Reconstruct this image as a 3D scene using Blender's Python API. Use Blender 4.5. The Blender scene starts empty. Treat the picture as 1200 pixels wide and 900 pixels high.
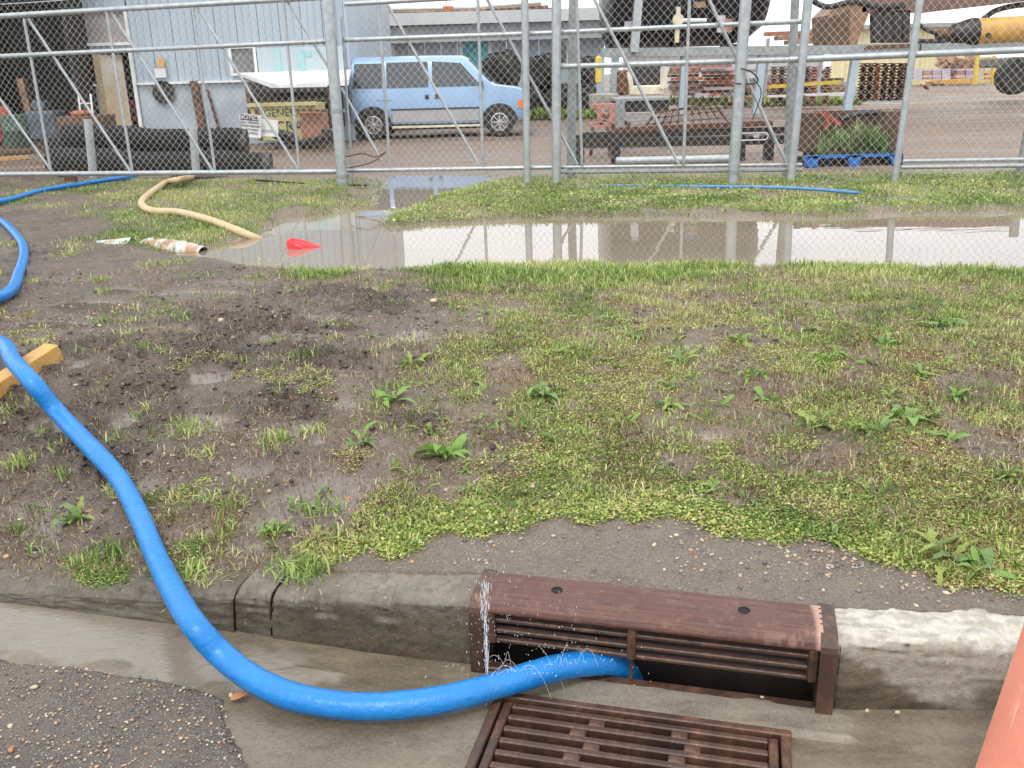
import bpy, bmesh, math, random
import numpy as np
from mathutils import Vector, Matrix
random.seed(7); RNG = np.random.default_rng(7)
S = bpy.context.scene; COL = S.collection
R = math.radians; PI = math.pi

# ---------------------------------------------------------------- camera, world, sun, exposure
F = 1080.0; PITCH = R(18.5); ROLL = 0.028; CZ = 1.5
cam_d = bpy.data.cameras.new('camera'); cam = bpy.data.objects.new('camera', cam_d); COL.objects.link(cam)
cam_d.sensor_width = 36; cam_d.lens = 36 * F / 1200; cam_d.clip_start = 0.05; cam_d.clip_end = 2000
cam.matrix_world = Matrix.Translation((0, 0, CZ)) @ Matrix.Rotation(R(90) - PITCH, 4, 'X') @ Matrix.Rotation(-ROLL, 4, 'Z')
S.camera = cam

SUN_EL, SUN_AZ = R(58), R(200)      # azimuth of the sun direction, clockwise from +Y
w = bpy.data.worlds.new('World'); S.world = w; w.use_nodes = True
nt = w.node_tree; nt.nodes.clear()
def wn(t, **k):
    n = nt.nodes.new(t)
    for a, b in k.items(): setattr(n, a, b)
    return n
sky = wn('ShaderNodeTexSky', sky_type='NISHITA', sun_disc=False, sun_elevation=SUN_EL, sun_rotation=SUN_AZ)
tc = wn('ShaderNodeTexCoord'); sep = wn('ShaderNodeSeparateXYZ'); nt.links.new(tc.outputs['Generated'], sep.inputs[0])
nz = wn('ShaderNodeTexNoise'); nz.inputs['Scale'].default_value = 2.6; nz.inputs['Detail'].default_value = 6; nz.inputs['Roughness'].default_value = .6
mp = wn('ShaderNodeMapping'); mp.inputs['Scale'].default_value = (1, 1, 3.0)
nt.links.new(tc.outputs['Generated'], mp.inputs[0]); nt.links.new(mp.outputs[0], nz.inputs['Vector'])
rp = wn('ShaderNodeValToRGB'); e = rp.color_ramp.elements
e[0].position = .32; e[0].color = (13.0, 13.6, 14.8, 1); e[1].position = .68; e[1].color = (18.5, 18.4, 18.2, 1)
nt.links.new(nz.outputs['Fac'], rp.inputs[0])
el = wn('ShaderNodeMapRange'); el.inputs['From Min'].default_value = 0.0; el.inputs['From Max'].default_value = 1.0
el.inputs['To Min'].default_value = 1.0; el.inputs['To Max'].default_value = 1.25     # an overcast sky is brighter overhead
nt.links.new(sep.outputs['Z'], el.inputs['Value'])
mul = wn('ShaderNodeVectorMath', operation='SCALE'); nt.links.new(rp.outputs[0], mul.inputs[0]); nt.links.new(el.outputs[0], mul.inputs['Scale'])
mx = wn('ShaderNodeMix', data_type='RGBA'); mx.inputs['Factor'].default_value = .88
nt.links.new(sky.outputs[0], mx.inputs['A']); nt.links.new(mul.outputs[0], mx.inputs['B'])
bg = wn('ShaderNodeBackground'); bg.inputs['Strength'].default_value = 0.1
out = wn('ShaderNodeOutputWorld'); nt.links.new(mx.outputs['Result'], bg.inputs[0]); nt.links.new(bg.outputs[0], out.inputs[0])
sl = bpy.data.lights.new('sun', 'SUN'); sl.energy = 1.5; sl.angle = R(12); sl.color = (1, .96, .9)
so = bpy.data.objects.new('sun', sl); COL.objects.link(so); so.location = (0, 0, 20)
sd = Vector((math.sin(SUN_AZ) * math.cos(SUN_EL), math.cos(SUN_AZ) * math.cos(SUN_EL), math.sin(SUN_EL)))
so.rotation_euler = sd.to_track_quat('Z', 'Y').to_euler()
S.view_settings.view_transform = 'Standard'; S.view_settings.look = 'None'; S.view_settings.gamma = 1
S.view_settings.exposure = 0.12

# ---------------------------------------------------------------- where a sight line meets the place
_cp, _sp, _cr, _sr = math.cos(PITCH), math.sin(PITCH), math.cos(ROLL), math.sin(ROLL)
def ray(px, py):
    u = (px - 600) / F; v = -(py - 450) / F
    x = u * _cr + v * _sr; z = -u * _sr + v * _cr
    return (x, _cp + z * _sp, -_sp + z * _cp)
def G(px, py, z=0.0):
    r = ray(px, py); t = (z - CZ) / r[2]; return Vector((r[0] * t, r[1] * t, z))
def D(px, py, Y):
    r = ray(px, py); t = Y / r[1]; return Vector((r[0] * t, Y, CZ + r[2] * t))
def proj(x, y, z):
    z = z - CZ; d = y * _cp - z * _sp; up = y * _sp + z * _cp
    u = x / d; ww = up / d
    return 600 + (u * _cr - ww * _sr) * F, 450 - (u * _sr + ww * _cr) * F

# ---------------------------------------------------------------- object helpers
def tag(o, label=None, cat=None, group=None, kind=None):
    if label: o['label'] = label
    if cat: o['category'] = cat
    if group: o['group'] = group
    if kind: o['kind'] = kind
    return o
def thing(name, loc, label, cat, group=None, rz=0):
    o = bpy.data.objects.new(name, None); COL.objects.link(o); o.location = loc; o.rotation_euler = (0, 0, rz)
    o.empty_display_size = .1
    return tag(o, label, cat, group)
def kids(o): return list(o.children)
def copy_tree(o, parent=None, loc=None, label=None, rz=None):
    c = o.copy(); COL.objects.link(c)
    if parent: c.parent = parent
    if loc is not None: c.location = loc
    if rz is not None: c.rotation_euler = (0, 0, rz)
    if label: c['label'] = label
    for ch in kids(o): copy_tree(ch, c)
    return c
def rotm(rot):
    return Matrix.Rotation(rot[2], 3, 'Z') @ Matrix.Rotation(rot[1], 3, 'Y') @ Matrix.Rotation(rot[0], 3, 'X')
class MB:
    def __init__(s): s.v = []; s.f = []
    def add(s, vs, fs):
        n = len(s.v); s.v += [tuple(p) for p in vs]; s.f += [tuple(i + n for i in f) for f in fs]; return s
    def box(s, c, d, rot=(0, 0, 0), bev=0.0):
        M = rotm(rot); c = Vector(c); hx, hy, hz = d[0] / 2, d[1] / 2, d[2] / 2
        if bev <= 0:
            vs = [c + M @ Vector((x * hx, y * hy, z * hz)) for z in (-1, 1) for y in (-1, 1) for x in (-1, 1)]
            return s.add(vs, [(0, 2, 3, 1), (4, 5, 7, 6), (0, 1, 5, 4), (2, 6, 7, 3), (0, 4, 6, 2), (1, 3, 7, 5)])
        b = min(bev, hx * .9, hy * .9, hz * .9); vs = []
        for z, bb in ((-hz, b), (-hz + b, 0), (hz - b, 0), (hz, b)):
            X, Y = hx - bb, hy - bb; q = b * .7
            for x, y in ((-X + q, -Y), (X - q, -Y), (X, -Y + q), (X, Y - q), (X - q, Y), (-X + q, Y), (-X, Y - q), (-X, -Y + q)):
                vs.append(c + M @ Vector((x, y, z)))
        fs = [tuple(range(7, -1, -1)), tuple(range(24, 32))]
        for k in range(3):
            for i in range(8): fs.append((k * 8 + i, k * 8 + (i + 1) % 8, k * 8 + 8 + (i + 1) % 8, k * 8 + 8 + i))
        return s.add(vs, fs)
    def bar(s, a, b, wd, ht, bev=0):       # a rectangular bar from a to b
        a, b = Vector(a), Vector(b); d = b - a; q = d.to_track_quat('X', 'Z').to_matrix(); c = (a + b) / 2
        m = MB().box((0, 0, 0), (d.length, wd, ht), bev=bev)
        return s.add([c + q @ Vector(p) for p in m.v], m.f)
    def tube(s, pts, r, n=8, caps=True, rs=None, flat=None):
        pts = [Vector(p) for p in pts]; vs = []; fs = []; N = len(pts); up = Vector((0, 0, 1)); px = None
        for i, p in enumerate(pts):
            t = (pts[min(i + 1, N - 1)] - pts[max(i - 1, 0)]).normalized()
            if px is None:
                px = t.cross(up if abs(t.z) < .95 else Vector((0, 1, 0))).normalized()
            else: px = (px - t * px.dot(t)).normalized()
            py = t.cross(px); rr = rs[i] if rs else r; fl = flat[i] if flat else 1.0
            for k in range(n):
                a = 2 * PI * k / n; o = px * math.cos(a) * rr + py * math.sin(a) * rr
                if fl != 1.0: o.z *= fl
                vs.append(p + o)
        for i in range(N - 1):
            for k in range(n):
                a, b = i * n + k, i * n + (k + 1) % n; fs.append((a, a + n, b + n, b))
        if caps: fs.append(tuple(range(n))); fs.append(tuple(range(N * n - 1, (N - 1) * n - 1, -1)))
        return s.add(vs, fs)
    def lathe(s, c, prof, n=20, axis='Z', rot=None):      # prof: (radius, height)
        c = Vector(c); vs = []; fs = []
        A = {'Z': Matrix.Identity(3), 'Y': Matrix.Rotation(-PI / 2, 3, 'X'), 'X': Matrix.Rotation(PI / 2, 3, 'Y')}[axis]
        if rot: A = rotm(rot) @ A
        for r, h in prof:
            for k in range(n):
                a = 2 * PI * k / n; vs.append(c + A @ Vector((r * math.cos(a), r * math.sin(a), h)))
        for i in range(len(prof) - 1):
            for k in range(n):
                a, b = i * n + k, i * n + (k + 1) % n; fs.append((a, b, b + n, a + n))
        if prof[0][0] > 1e-5: fs.append(tuple(range(n - 1, -1, -1)))
        if prof[-1][0] > 1e-5: fs.append(tuple(range((len(prof) - 1) * n, len(prof) * n)))
        return s.add(vs, fs)
    def prism(s, poly, a, b):             # poly points in 3D, swept by vector from a to b
        n = len(poly); a = Vector(a); b = Vector(b)
        vs = [Vector(p) + a for p in poly] + [Vector(p) + b for p in poly]
        fs = [tuple(range(n - 1, -1, -1)), tuple(range(n, 2 * n))] + [(i, (i + 1) % n, n + (i + 1) % n, n + i) for i in range(n)]
        return s.add(vs, fs)
    def build(s, name, mat, parent=None, loc=None, smooth=False, local=False):
        me = bpy.data.meshes.new(name)
        off = Vector((0, 0, 0))
        if not local:
            if parent is not None:
                p = parent
                while p is not None: off = off + Vector(p.location); p = p.parent
            elif loc is not None: off = Vector(loc)
        vs = [(x - off.x, y - off.y, z - off.z) for x, y, z in s.v] if off.length > 0 else s.v
        me.from_pydata(vs, [], s.f); me.update()
        bm = bmesh.new(); bm.from_mesh(me); bmesh.ops.recalc_face_normals(bm, faces=bm.faces); bm.to_mesh(me); bm.free()
        if smooth:
            me.shade_smooth()
            if smooth == 'auto': me.set_sharp_from_angle(angle=R(40))
        o = bpy.data.objects.new(name, me); COL.objects.link(o)
        if mat: me.materials.append(mat)
        if parent is not None: o.parent = parent
        elif loc is not None: o.location = loc
        return o
def raw_mesh(name, V, faces_flat, nper, mat, smooth=False, attrs=None, parent=None):
    me = bpy.data.meshes.new(name); V = np.asarray(V, dtype=np.float32); ff = np.asarray(faces_flat, dtype=np.int32)
    nf = len(ff) // nper
    me.vertices.add(len(V)); me.vertices.foreach_set('co', V.ravel())
    me.loops.add(len(ff)); me.loops.foreach_set('vertex_index', ff)
    me.polygons.add(nf); me.polygons.foreach_set('loop_start', np.arange(nf, dtype=np.int32) * nper)
    me.polygons.foreach_set('loop_total', np.full(nf, nper, dtype=np.int32))
    me.update(calc_edges=True)
    if smooth: me.shade_smooth()
    for an, av in (attrs or {}).items():
        av = np.asarray(av, dtype=np.float32)
        if av.ndim == 2:
            a = me.color_attributes.new(an, 'FLOAT_COLOR', 'POINT'); a.data.foreach_set('color', av.ravel())
        else:
            a = me.attributes.new(an, 'FLOAT', 'POINT'); a.data.foreach_set('value', av)
    o = bpy.data.objects.new(name, me); COL.objects.link(o)
    if mat: me.materials.append(mat)
    if parent: o.parent = parent
    return o

# ---------------------------------------------------------------- materials
class NG:
    def __init__(s, name):
        s.m = bpy.data.materials.new(name); s.m.use_nodes = True; s.t = s.m.node_tree
        s.b = s.t.nodes['Principled BSDF']; s.co = s.n('ShaderNodeTexCoord').outputs['Object']
    def n(s, t, **k):
        n = s.t.nodes.new(t)
        for a, b in k.items(): setattr(n, a, b)
        return n
    def link(s, a, b): s.t.links.new(a, b)
    def noise(s, scale, det=4, rough=.55, vec=None, stretch=None):
        n = s.n('ShaderNodeTexNoise'); n.inputs['Scale'].default_value = scale; n.inputs['Detail'].default_value = det; n.inputs['Roughness'].default_value = rough
        v = vec or s.co
        if stretch:
            m = s.n('ShaderNodeMapping'); m.inputs['Scale'].default_value = stretch; s.link(v, m.inputs[0]); v = m.outputs[0]
        s.link(v, n.inputs['Vector']); return n.outputs['Fac']
    def ramp(s, fac, stops):
        r = s.n('ShaderNodeValToRGB'); e = r.color_ramp.elements
        while len(e) < len(stops): e.new(.5)
        for q, (p, c) in zip(e, stops):
            q.position = p; q.color = (c, c, c, 1) if isinstance(c, (int, float)) else (*c, 1)
        s.link(fac, r.inputs[0]); return r.outputs[0]
    def mix(s, fac, a, b, bl='MIX'):
        m = s.n('ShaderNodeMix', data_type='RGBA', blend_type=bl)
        for k, v in (('Factor', fac), ('A', a), ('B', b)):
            i = m.inputs[k]
            if hasattr(v, 'links'): s.link(v, i)
            elif isinstance(v, tuple): i.default_value = (*v, 1)
            else: i.default_value = v
        return m.outputs['Result']
    def math(s, op, a, b=None, c=None):
        m = s.n('ShaderNodeMath', operation=op)
        for i, v in enumerate((a, b, c)):
            if v is None: continue
            if hasattr(v, 'links'): s.link(v, m.inputs[i])
            else: m.inputs[i].default_value = v
        return m.outputs[0]
    def attr(s, name, out='Fac'):
        a = s.n('ShaderNodeAttribute', attribute_name=name); return a.outputs[out]
    def bump(s, h, dist=.01, st=1.0, prev=None):
        b = s.n('ShaderNodeBump'); b.inputs['Distance'].default_value = dist; b.inputs['Strength'].default_value = st
        s.link(h, b.inputs['Height'])
        if prev: s.link(prev, b.inputs['Normal'])
        return b.outputs[0]
    def set(s, color=None, rough=None, metal=None, normal=None, **k):
        for key, v in (('Base Color', color), ('Roughness', rough), ('Metallic', metal), ('Normal', normal), *k.items()):
            if v is None: continue
            i = s.b.inputs[key.replace('_', ' ')]
            if hasattr(v, 'links'): s.link(v, i)
            elif isinstance(v, tuple): i.default_value = (*v, 1) if len(v) == 3 else v
            else: i.default_value = v
        return s.m
def M(name, c1, c2=None, scale=6, rough=.5, metal=0, bump=.0, lo=.35, hi=.65, det=5, stretch=None, rvar=.1, **k):
    g = NG(name); c2 = c2 or tuple(x * .8 for x in c1)
    f = g.noise(scale, det, stretch=stretch)
    col = g.mix(g.ramp(f, [(lo, 0.), (hi, 1.)]), c1, c2)
    rr = g.math('MULTIPLY_ADD', g.noise(scale * 2.3, 3), rvar, rough - rvar / 2)
    nm = g.bump(g.noise(scale * 5, 4), bump) if bump else None
    return g.set(col, rr, metal, nm, **k)

galv = M('galvanised_steel', (.46, .49, .50), (.34, .375, .385), 14, .42, .55, .0006)
galv_dull = M('dull_galvanised', (.33, .36, .36), (.24, .265, .27), 9, .5, .45, .001)
wire_m = M('mesh_wire', (.66, .66, .62), (.50, .48, .44), 5, .45, .1)
wire_thin = M('tie_wire', (.3, .3, .3), (.15, .13, .12), 20, .5, .6)
blue_wall = M('blue_grey_cladding', (.40, .47, .53), (.345, .415, .475), 1.2, .5, .1, .001, stretch=(1, 1, .3))
blue_wall_low = M('blue_grey_lower_wall', (.42, .48, .52), (.28, .33, .37), 1.6, .55, .0, .001)
blue_wall2 = M('pale_blue_cladding', (.43, .49, .55), (.38, .44, .50), 1.2, .55, .05)
white_paint = M('white_paint', (.78, .79, .78), (.62, .62, .60), 4, .45)
cream_paint = M('cream_paint', (.74, .68, .50), (.55, .50, .38), 5, .5)
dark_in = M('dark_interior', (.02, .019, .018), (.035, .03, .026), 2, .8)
door_wood = M('pale_door_wood', (.50, .40, .25), (.36, .27, .16), 3, .7, stretch=(4, 4, .6))
glass_dark = M('dark_glass', (.035, .045, .05), (.05, .055, .06), 2, .08, 0, 0, Specular_IOR_Level=.8)
glass_grey = M('dusty_glass', (.14, .15, .15), (.20, .20, .19), 2, .2)
turq = M('turquoise_paint', (.08, .42, .46), (.06, .33, .38), 4, .5)
turq_pale = M('pale_turquoise_paint', (.24, .52, .52), (.36, .55, .56), 5, .6)
black_rubber = M('black_rubber', (.018, .018, .018), (.035, .033, .03), 7, .55, 0, .004)
black_pipe = M('black_plastic_pipe', (.008, .008, .009), (.02, .019, .018), 9, .75, 0, .008, Specular_IOR_Level=.25)
black_steel = M('black_steel', (.022, .022, .023), (.045, .035, .03), 5, .45, .2, .001)
black_tank = M('black_tank', (.008, .009, .013), (.018, .018, .024), 3, .35, .1)
rust = M('rusty_steel', (.16, .065, .035), (.08, .035, .024), 7, .75, .15, .003)
rust_dark = M('dark_brown_rust', (.085, .045, .028), (.14, .08, .05), 5, .7, .15, .003)
rust_orange = M('orange_rust', (.42, .15, .05), (.28, .09, .04), 6, .65, .05, .002)
rust_pink = M('faded_red_rust', (.45, .20, .16), (.32, .14, .10), 6, .65)
tan_rust = M('tan_worn_steel', (.32, .19, .11), (.18, .10, .06), 5, .6, .1, .002)
yellow = M('yellow_paint', (.70, .50, .04), (.55, .40, .05), 6, .5)
ochre = M('ochre_paint', (.60, .34, .07), (.42, .23, .06), 3, .5, 0, .001)
pale_yellow = M('pale_yellow_cladding', (.74, .66, .40), (.66, .58, .35), 2, .6)
lilac = M('pale_crate', (.55, .50, .58), (.42, .38, .46), 5, .6)
blue_bright = M('bright_blue_plastic', (.02, .13, .45), (.03, .17, .5), 8, .4)
blue_pipe_m = M('blue_plastic_pipe', (.06, .20, .46), (.09, .25, .5), 10, .4)
red_p = M('bright_red_plastic', (.78, .02, .03), (.62, .02, .03), 8, .35)
red_paint = M('worn_red_paint', (.40, .07, .05), (.25, .06, .04), 5, .6)
van_blue = M('light_blue_car_paint', (.28, .43, .64), (.25, .39, .59), 2, .25, .1, Coat_Weight=.5, Coat_Roughness=.08)
van_silver = M('silver_car_paint', (.42, .41, .42), (.36, .35, .36), 3, .35, .3)
chrome = M('bright_metal', (.62, .62, .62), (.5, .5, .5), 5, .25, .8)
tyre_m = M('tyre_rubber', (.02, .02, .021), (.04, .036, .032), 12, .75)
amber = M('amber_lens', (.85, .22, .03), (.75, .18, .03), 5, .25)
red_lens = M('red_lens', (.35, .02, .02), (.3, .02, .02), 5, .2)
ink = M('black_print', (.03, .03, .03), (.05, .05, .05), 5, .6)
sign_yellow = M('faded_green_yellow_paint', (.46, .47, .20), (.38, .30, .12), 4, .6)
orange_plastic = M('salmon_orange_plastic', (.74, .275, .185), (.70, .255, .17), 5, .42, 0, .0004, Subsurface_Weight=.0)

# hoses
def hose_material(name, c1, c2, worn, rough):
    g = NG(name)
    f = g.noise(9, 6, .65); s = g.noise(60, 3)
    col = g.mix(g.ramp(f, [(.35, 0.), (.7, 1.)]), c1, c2)
    col = g.mix(g.ramp(g.noise(26, 5, .7), [(.60, 0.), (.78, .55)]), col, worn)
    col = g.mix(g.ramp(g.noise(5, 7, .75), [(.58, 0.), (.70, .22)]), col, (.10, .14, .18))
    rr = g.math('MULTIPLY_ADD', g.noise(22, 6, .7), .55, rough - .1)
    return g.set(col, rr, 0, g.bump(g.math('ADD', s, g.noise(14, 4)), .003), Specular_IOR_Level=.5)
blue_hose_m = hose_material('blue_layflat_hose', (.004, .155, .46), (.006, .195, .53), (.06, .30, .56), .20)
tan_hose_m = hose_material('tan_suction_hose', (.55, .42, .25), (.46, .34, .20), (.36, .26, .16), .4)

g = NG('salmon_cone_plastic')
c = g.mix(g.ramp(g.noise(3, 5), [(.35, 0.), (.7, 1.)]), (.74, .275, .185), (.68, .24, .16))
c = g.mix(g.ramp(g.noise(11, 8, .8), [(.58, 0.), (.70, .45)]), c, (.40, .20, .14))
c = g.mix(g.ramp(g.noise(40, 4, .7, stretch=(1, 1, .08)), [(.62, 0.), (.70, .5)]), c, (.82, .48, .38))
orange_plastic = g.set(c, g.ramp(g.noise(9, 5), [(.3, .35), (.7, .6)]), 0, g.bump(g.noise(60, 4), .0008))
# wood
g = NG('fresh_sawn_wood')
f = g.noise(7, 6, .6, stretch=(1.2, 14, 14)); col = g.mix(g.ramp(f, [(.3, 0.), (.7, 1.)]), (.62, .38, .12), (.50, .27, .07))
col = g.mix(g.ramp(g.noise(5, 4), [(.52, 0.), (.75, .7)]), col, (.30, .17, .07))
wood_m = g.set(col, .6, 0, g.bump(f, .002))

# ground of the verge
g = NG('mud_and_silt')
gr, silt, wet, cl = g.attr('grass'), g.attr('silt'), g.attr('wet'), g.attr('clod')
n1 = g.noise(2.2, 8, .62); n2 = g.noise(13, 7, .65); n3 = g.noise(70, 5, .65); n4 = g.noise(260, 3, .6)
mud = g.mix(g.ramp(n2, [(.33, 0.), (.68, 1.)]), (.032, .021, .016), (.115, .078, .057))
mud = g.mix(g.ramp(n1, [(.4, 0.), (.62, .6)]), mud, (.175, .128, .098))
soil = g.mix(g.ramp(n3, [(.35, 0.), (.7, 1.)]), (.12, .075, .045), (.34, .26, .165))
c = g.mix(g.ramp(gr, [(.25, 0.), (.75, .85)]), mud, soil)
sc = g.mix(g.ramp(n2, [(.3, 0.), (.7, 1.)]), (.145, .115, .087), (.235, .192, .150))
sc = g.mix(g.ramp(n4, [(.4, 0.), (.62, .35)]), sc, (.12, .10, .085))
c = g.mix(silt, c, sc)
c = g.mix(g.ramp(cl, [(.0, 0.), (1., .8)]), c, (.036, .024, .018))
gv = g.n('ShaderNodeTexVoronoi'); gv.inputs['Scale'].default_value = 75; g.link(g.co, gv.inputs['Vector'])
gb = g.math('MULTIPLY', g.ramp(gv.outputs['Distance'], [(.12, 1.), (.28, 0.)]), g.ramp(g.noise(9, 3), [(.45, 0.), (.62, .8)]))
c = g.mix(g.math('MULTIPLY', gb, g.math('SUBTRACT', 1.0, wet)), c, g.mix(g.ramp(n3, [(.4, 0.), (.6, 1.)]), (.34, .27, .19), (.20, .15, .11)))
sk = g.ramp(g.noise(150, 4, .75), [(.38, 0.), (.5, .5), (.62, 1.)])
c = g.mix(g.math('MULTIPLY', g.math('SUBTRACT', 1.0, wet), .72), c, g.mix(sk, g.mix(.5, c, (.02, .014, .01)), g.mix(.35, c, (.42, .33, .25))))
c = g.mix(g.math('MULTIPLY', wet, .45), c, (.12, .10, .085))
ro = g.ramp(g.noise(9, 5, .6), [(.35, .18), (.7, .52)])
ro = g.mix(wet, ro, (.06, .06, .06))
hh = g.math('ADD', g.math('MULTIPLY', n2, 1.0), g.math('MULTIPLY', n3, .45))
dry = g.math('MULTIPLY_ADD', wet, -.97, 1.0)
bn = g.n('ShaderNodeBump'); bn.inputs['Distance'].default_value = .03; g.link(hh, bn.inputs['Height']); g.link(g.math('MULTIPLY', dry, .9), bn.inputs['Strength'])
bn2 = g.n('ShaderNodeBump'); bn2.inputs['Distance'].default_value = .004; g.link(n4, bn2.inputs['Height']); g.link(bn.outputs[0], bn2.inputs['Normal']); g.link(dry, bn2.inputs['Strength'])
verge_m = g.set(c, ro, 0, bn2.outputs[0], Specular_IOR_Level=.5)

g = NG('yard_gravel')
n1 = g.noise(.5, 6, .6, stretch=(.35, 1.6, 1)); n2 = g.noise(6, 7, .7)
c = g.mix(g.ramp(n1, [(.35, 0.), (.62, 1.)]), (.225, .155, .105), (.145, .10, .07))
c = g.mix(g.ramp(n2, [(.42, 0.), (.66, .7)]), c, (.13, .10, .085))
ro = g.ramp(n1, [(.4, .8), (.66, .28)])
tk_ = g.noise(1.2, 4, .6, stretch=(.12, 2.6, 1)); c = g.mix(g.ramp(tk_, [(.52, 0.), (.6, .55)]), c, (.10, .074, .056))
yard_m = g.set(c, ro, 0, g.bump(n2, .02))

g = NG('wet_concrete')
wet = g.attr('wet'); pale = g.attr('pale')
n1 = g.noise(5, 8, .65); n2 = g.noise(48, 5, .7); n3 = g.noise(200, 3); st = g.noise(16, 5, .6, stretch=(.12, 1, 5))
c = g.mix(g.ramp(n1, [(.3, 0.), (.7, 1.)]), (.15, .132, .10), (.26, .23, .18))
c = g.mix(g.ramp(st, [(.4, 0.), (.7, .4)]), c, (.13, .112, .085))
c = g.mix(g.ramp(g.noise(2.6, 7, .7, stretch=(1, 1, 2)), [(.46, 0.), (.6, .6)]), c, (.085, .070, .048))
c = g.mix(g.ramp(n2, [(.48, 0.), (.64, .6)]), c, (.075, .062, .045))
vs = g.n('ShaderNodeTexVoronoi'); vs.inputs['Scale'].default_value = 55; g.link(g.co, vs.inputs['Vector'])
c = g.mix(g.math('MULTIPLY', g.ramp(vs.outputs['Distance'], [(.16, 1.), (.26, 0.)]), g.ramp(vs.outputs['Color'], [(.7, 0.), (.75, .8)])), c, (.36, .29, .20))
pc = g.mix(g.ramp(n2, [(.35, 0.), (.7, 1.)]), (.54, .51, .45), (.36, .33, .275))
pc = g.mix(g.ramp(g.noise(28, 4), [(.55, 0.), (.7, .5)]), pc, (.42, .34, .22))
c = g.mix(pale, c, pc)
c = g.mix(wet, c, (.50, .46, .40), 'MULTIPLY')
ro = g.mix(wet, g.ramp(n1, [(.3, .62), (.7, .8)]), g.ramp(n1, [(.35, .14), (.7, .36)]))
b1 = g.bump(g.math('ADD', n2, g.math('MULTIPLY', n1, 1.5)), .004)
concrete_m = g.set(c, ro, 0, g.bump(n3, .0012, 1, b1))

g = NG('gutter_concrete')
wet = g.attr('wet'); film = g.attr('film')
n1 = g.noise(3.5, 8, .62); n2 = g.noise(60, 5, .7); n3 = g.noise(9, 6, .6, stretch=(.6, 2.2, 1))
c = g.mix(g.ramp(n1, [(.3, 0.), (.68, 1.)]), (.155, .135, .103), (.27, .24, .185))
c = g.mix(g.ramp(n3, [(.42, 0.), (.66, .6)]), c, (.085, .071, .053))
c = g.mix(g.ramp(g.noise(1.1, 7, .7), [(.5, 0.), (.62, .6)]), c, (.30, .265, .205))
c = g.mix(g.ramp(n2, [(.46, 0.), (.68, .38)]), c, (.080, .066, .048))
c = g.mix(g.ramp(g.noise(180, 5, .8), [(.44, 0.), (.6, .4)]), c, (.33, .29, .23))
c = g.mix(g.ramp(g.noise(150, 3), [(.62, 0.), (.72, .35)]), c, (.42, .36, .28))
c = g.mix(wet, c, (.66, .60, .53), 'MULTIPLY')
c = g.mix(g.math('MULTIPLY', film, .6), c, (.20, .178, .145))
ro = g.mix(wet, g.ramp(n1, [(.3, .42), (.7, .6)]), (.26, .26, .26))
ro = g.mix(film, ro, (.035, .035, .035))
rip = g.noise(46, 4, .6, stretch=(.5, 1.4, 1))
bb = g.bump(g.math('ADD', n2, n1), .003)
bn = g.n('ShaderNodeBump'); bn.inputs['Distance'].default_value = .0022; g.link(rip, bn.inputs['Height']); g.link(film, bn.inputs['Strength'])
vm = g.n('ShaderNodeMix', data_type='VECTOR'); g.link(film, vm.inputs['Factor']); g.link(bb, vm.inputs['A']); g.link(bn.outputs[0], vm.inputs['B'])
gutter_m = g.set(c, ro, 0, vm.outputs['Result'])

g = NG('old_asphalt')
n1 = g.noise(2.5, 6, .6); n2 = g.noise(120, 5, .75)
vo = g.n('ShaderNodeTexVoronoi'); vo.inputs['Scale'].default_value = 130; g.link(g.co, vo.inputs['Vector'])
c = g.mix(g.ramp(n2, [(.35, 0.), (.7, 1.)]), (.045, .037, .031), (.16, .132, .108))
gsp = g.math('MULTIPLY', g.ramp(vo.outputs['Distance'], [(.18, 1.), (.32, 0.)]), g.ramp(vo.outputs['Color'], [(.55, 0.), (.62, 1.)]))
sp = g.mix(g.ramp(g.noise(300, 1), [(.4, 0.), (.6, 1.)]), (.50, .42, .32), (.26, .20, .17))
c = g.mix(gsp, c, sp)
c = g.mix(g.ramp(n1, [(.42, 0.), (.62, .75)]), c, (.165, .130, .10))
asphalt_m = g.set(c, g.ramp(n1, [(.35, .32), (.7, .62)]), 0, g.bump(g.math('SUBTRACT', n2, g.math('MULTIPLY', vo.outputs['Distance'], .7)), .006))

g = NG('murky_water')
n = g.noise(1.6, 3, .5, stretch=(.5, 1.6, 1))
c = g.mix(g.ramp(g.noise(.5, 4), [(.35, 0.), (.65, 1.)]), (.25, .205, .15), (.19, .155, .11))
puddle_m = g.set(c, .010, 0, g.bump(n, .0020), IOR=1.5)
g = NG('drain_water'); drain_water_m = g.set((.010, .012, .014), .05, 0, g.bump(g.noise(40, 4), .006))
g = NG('clear_water_drops'); drop_m = g.set((.95, .97, 1.0), .05, 0, None, Transmission_Weight=.35, IOR=1.33)

# drain iron
g = NG('brown_cast_iron')
n1 = g.noise(6, 6, .6); n2 = g.noise(60, 5, .7)
c = g.mix(g.ramp(n1, [(.3, 0.), (.7, 1.)]), (.042, .022, .016), (.10, .048, .030))
c = g.mix(g.ramp(n2, [(.55, 0.), (.7, .5)]), c, (.028, .016, .013))
c = g.mix(g.ramp(g.noise(14, 6, .75), [(.48, 0.), (.64, .8)]), c, (.19, .095, .05))
c = g.mix(g.ramp(g.noise(4, 5, .7), [(.45, 0.), (.6, .6)]), c, (.035, .022, .018))
iron_m = g.set(c, g.ramp(n2, [(.3, .36), (.7, .62)]), .1, g.bump(n2, .0015))
g = NG('brown_iron_top')
n1 = g.noise(5, 6, .6); n2 = g.noise(90, 5, .7); 
m1 = g.n('ShaderNodeMapping'); m1.inputs['Rotation'].default_value = (0, 0, R(14.5)); g.link(g.co, m1.inputs[0])
ln = g.noise(9, 5, .7, vec=m1.outputs[0], stretch=(.5, 22, 6)); pal = g.attr('pale')
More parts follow.
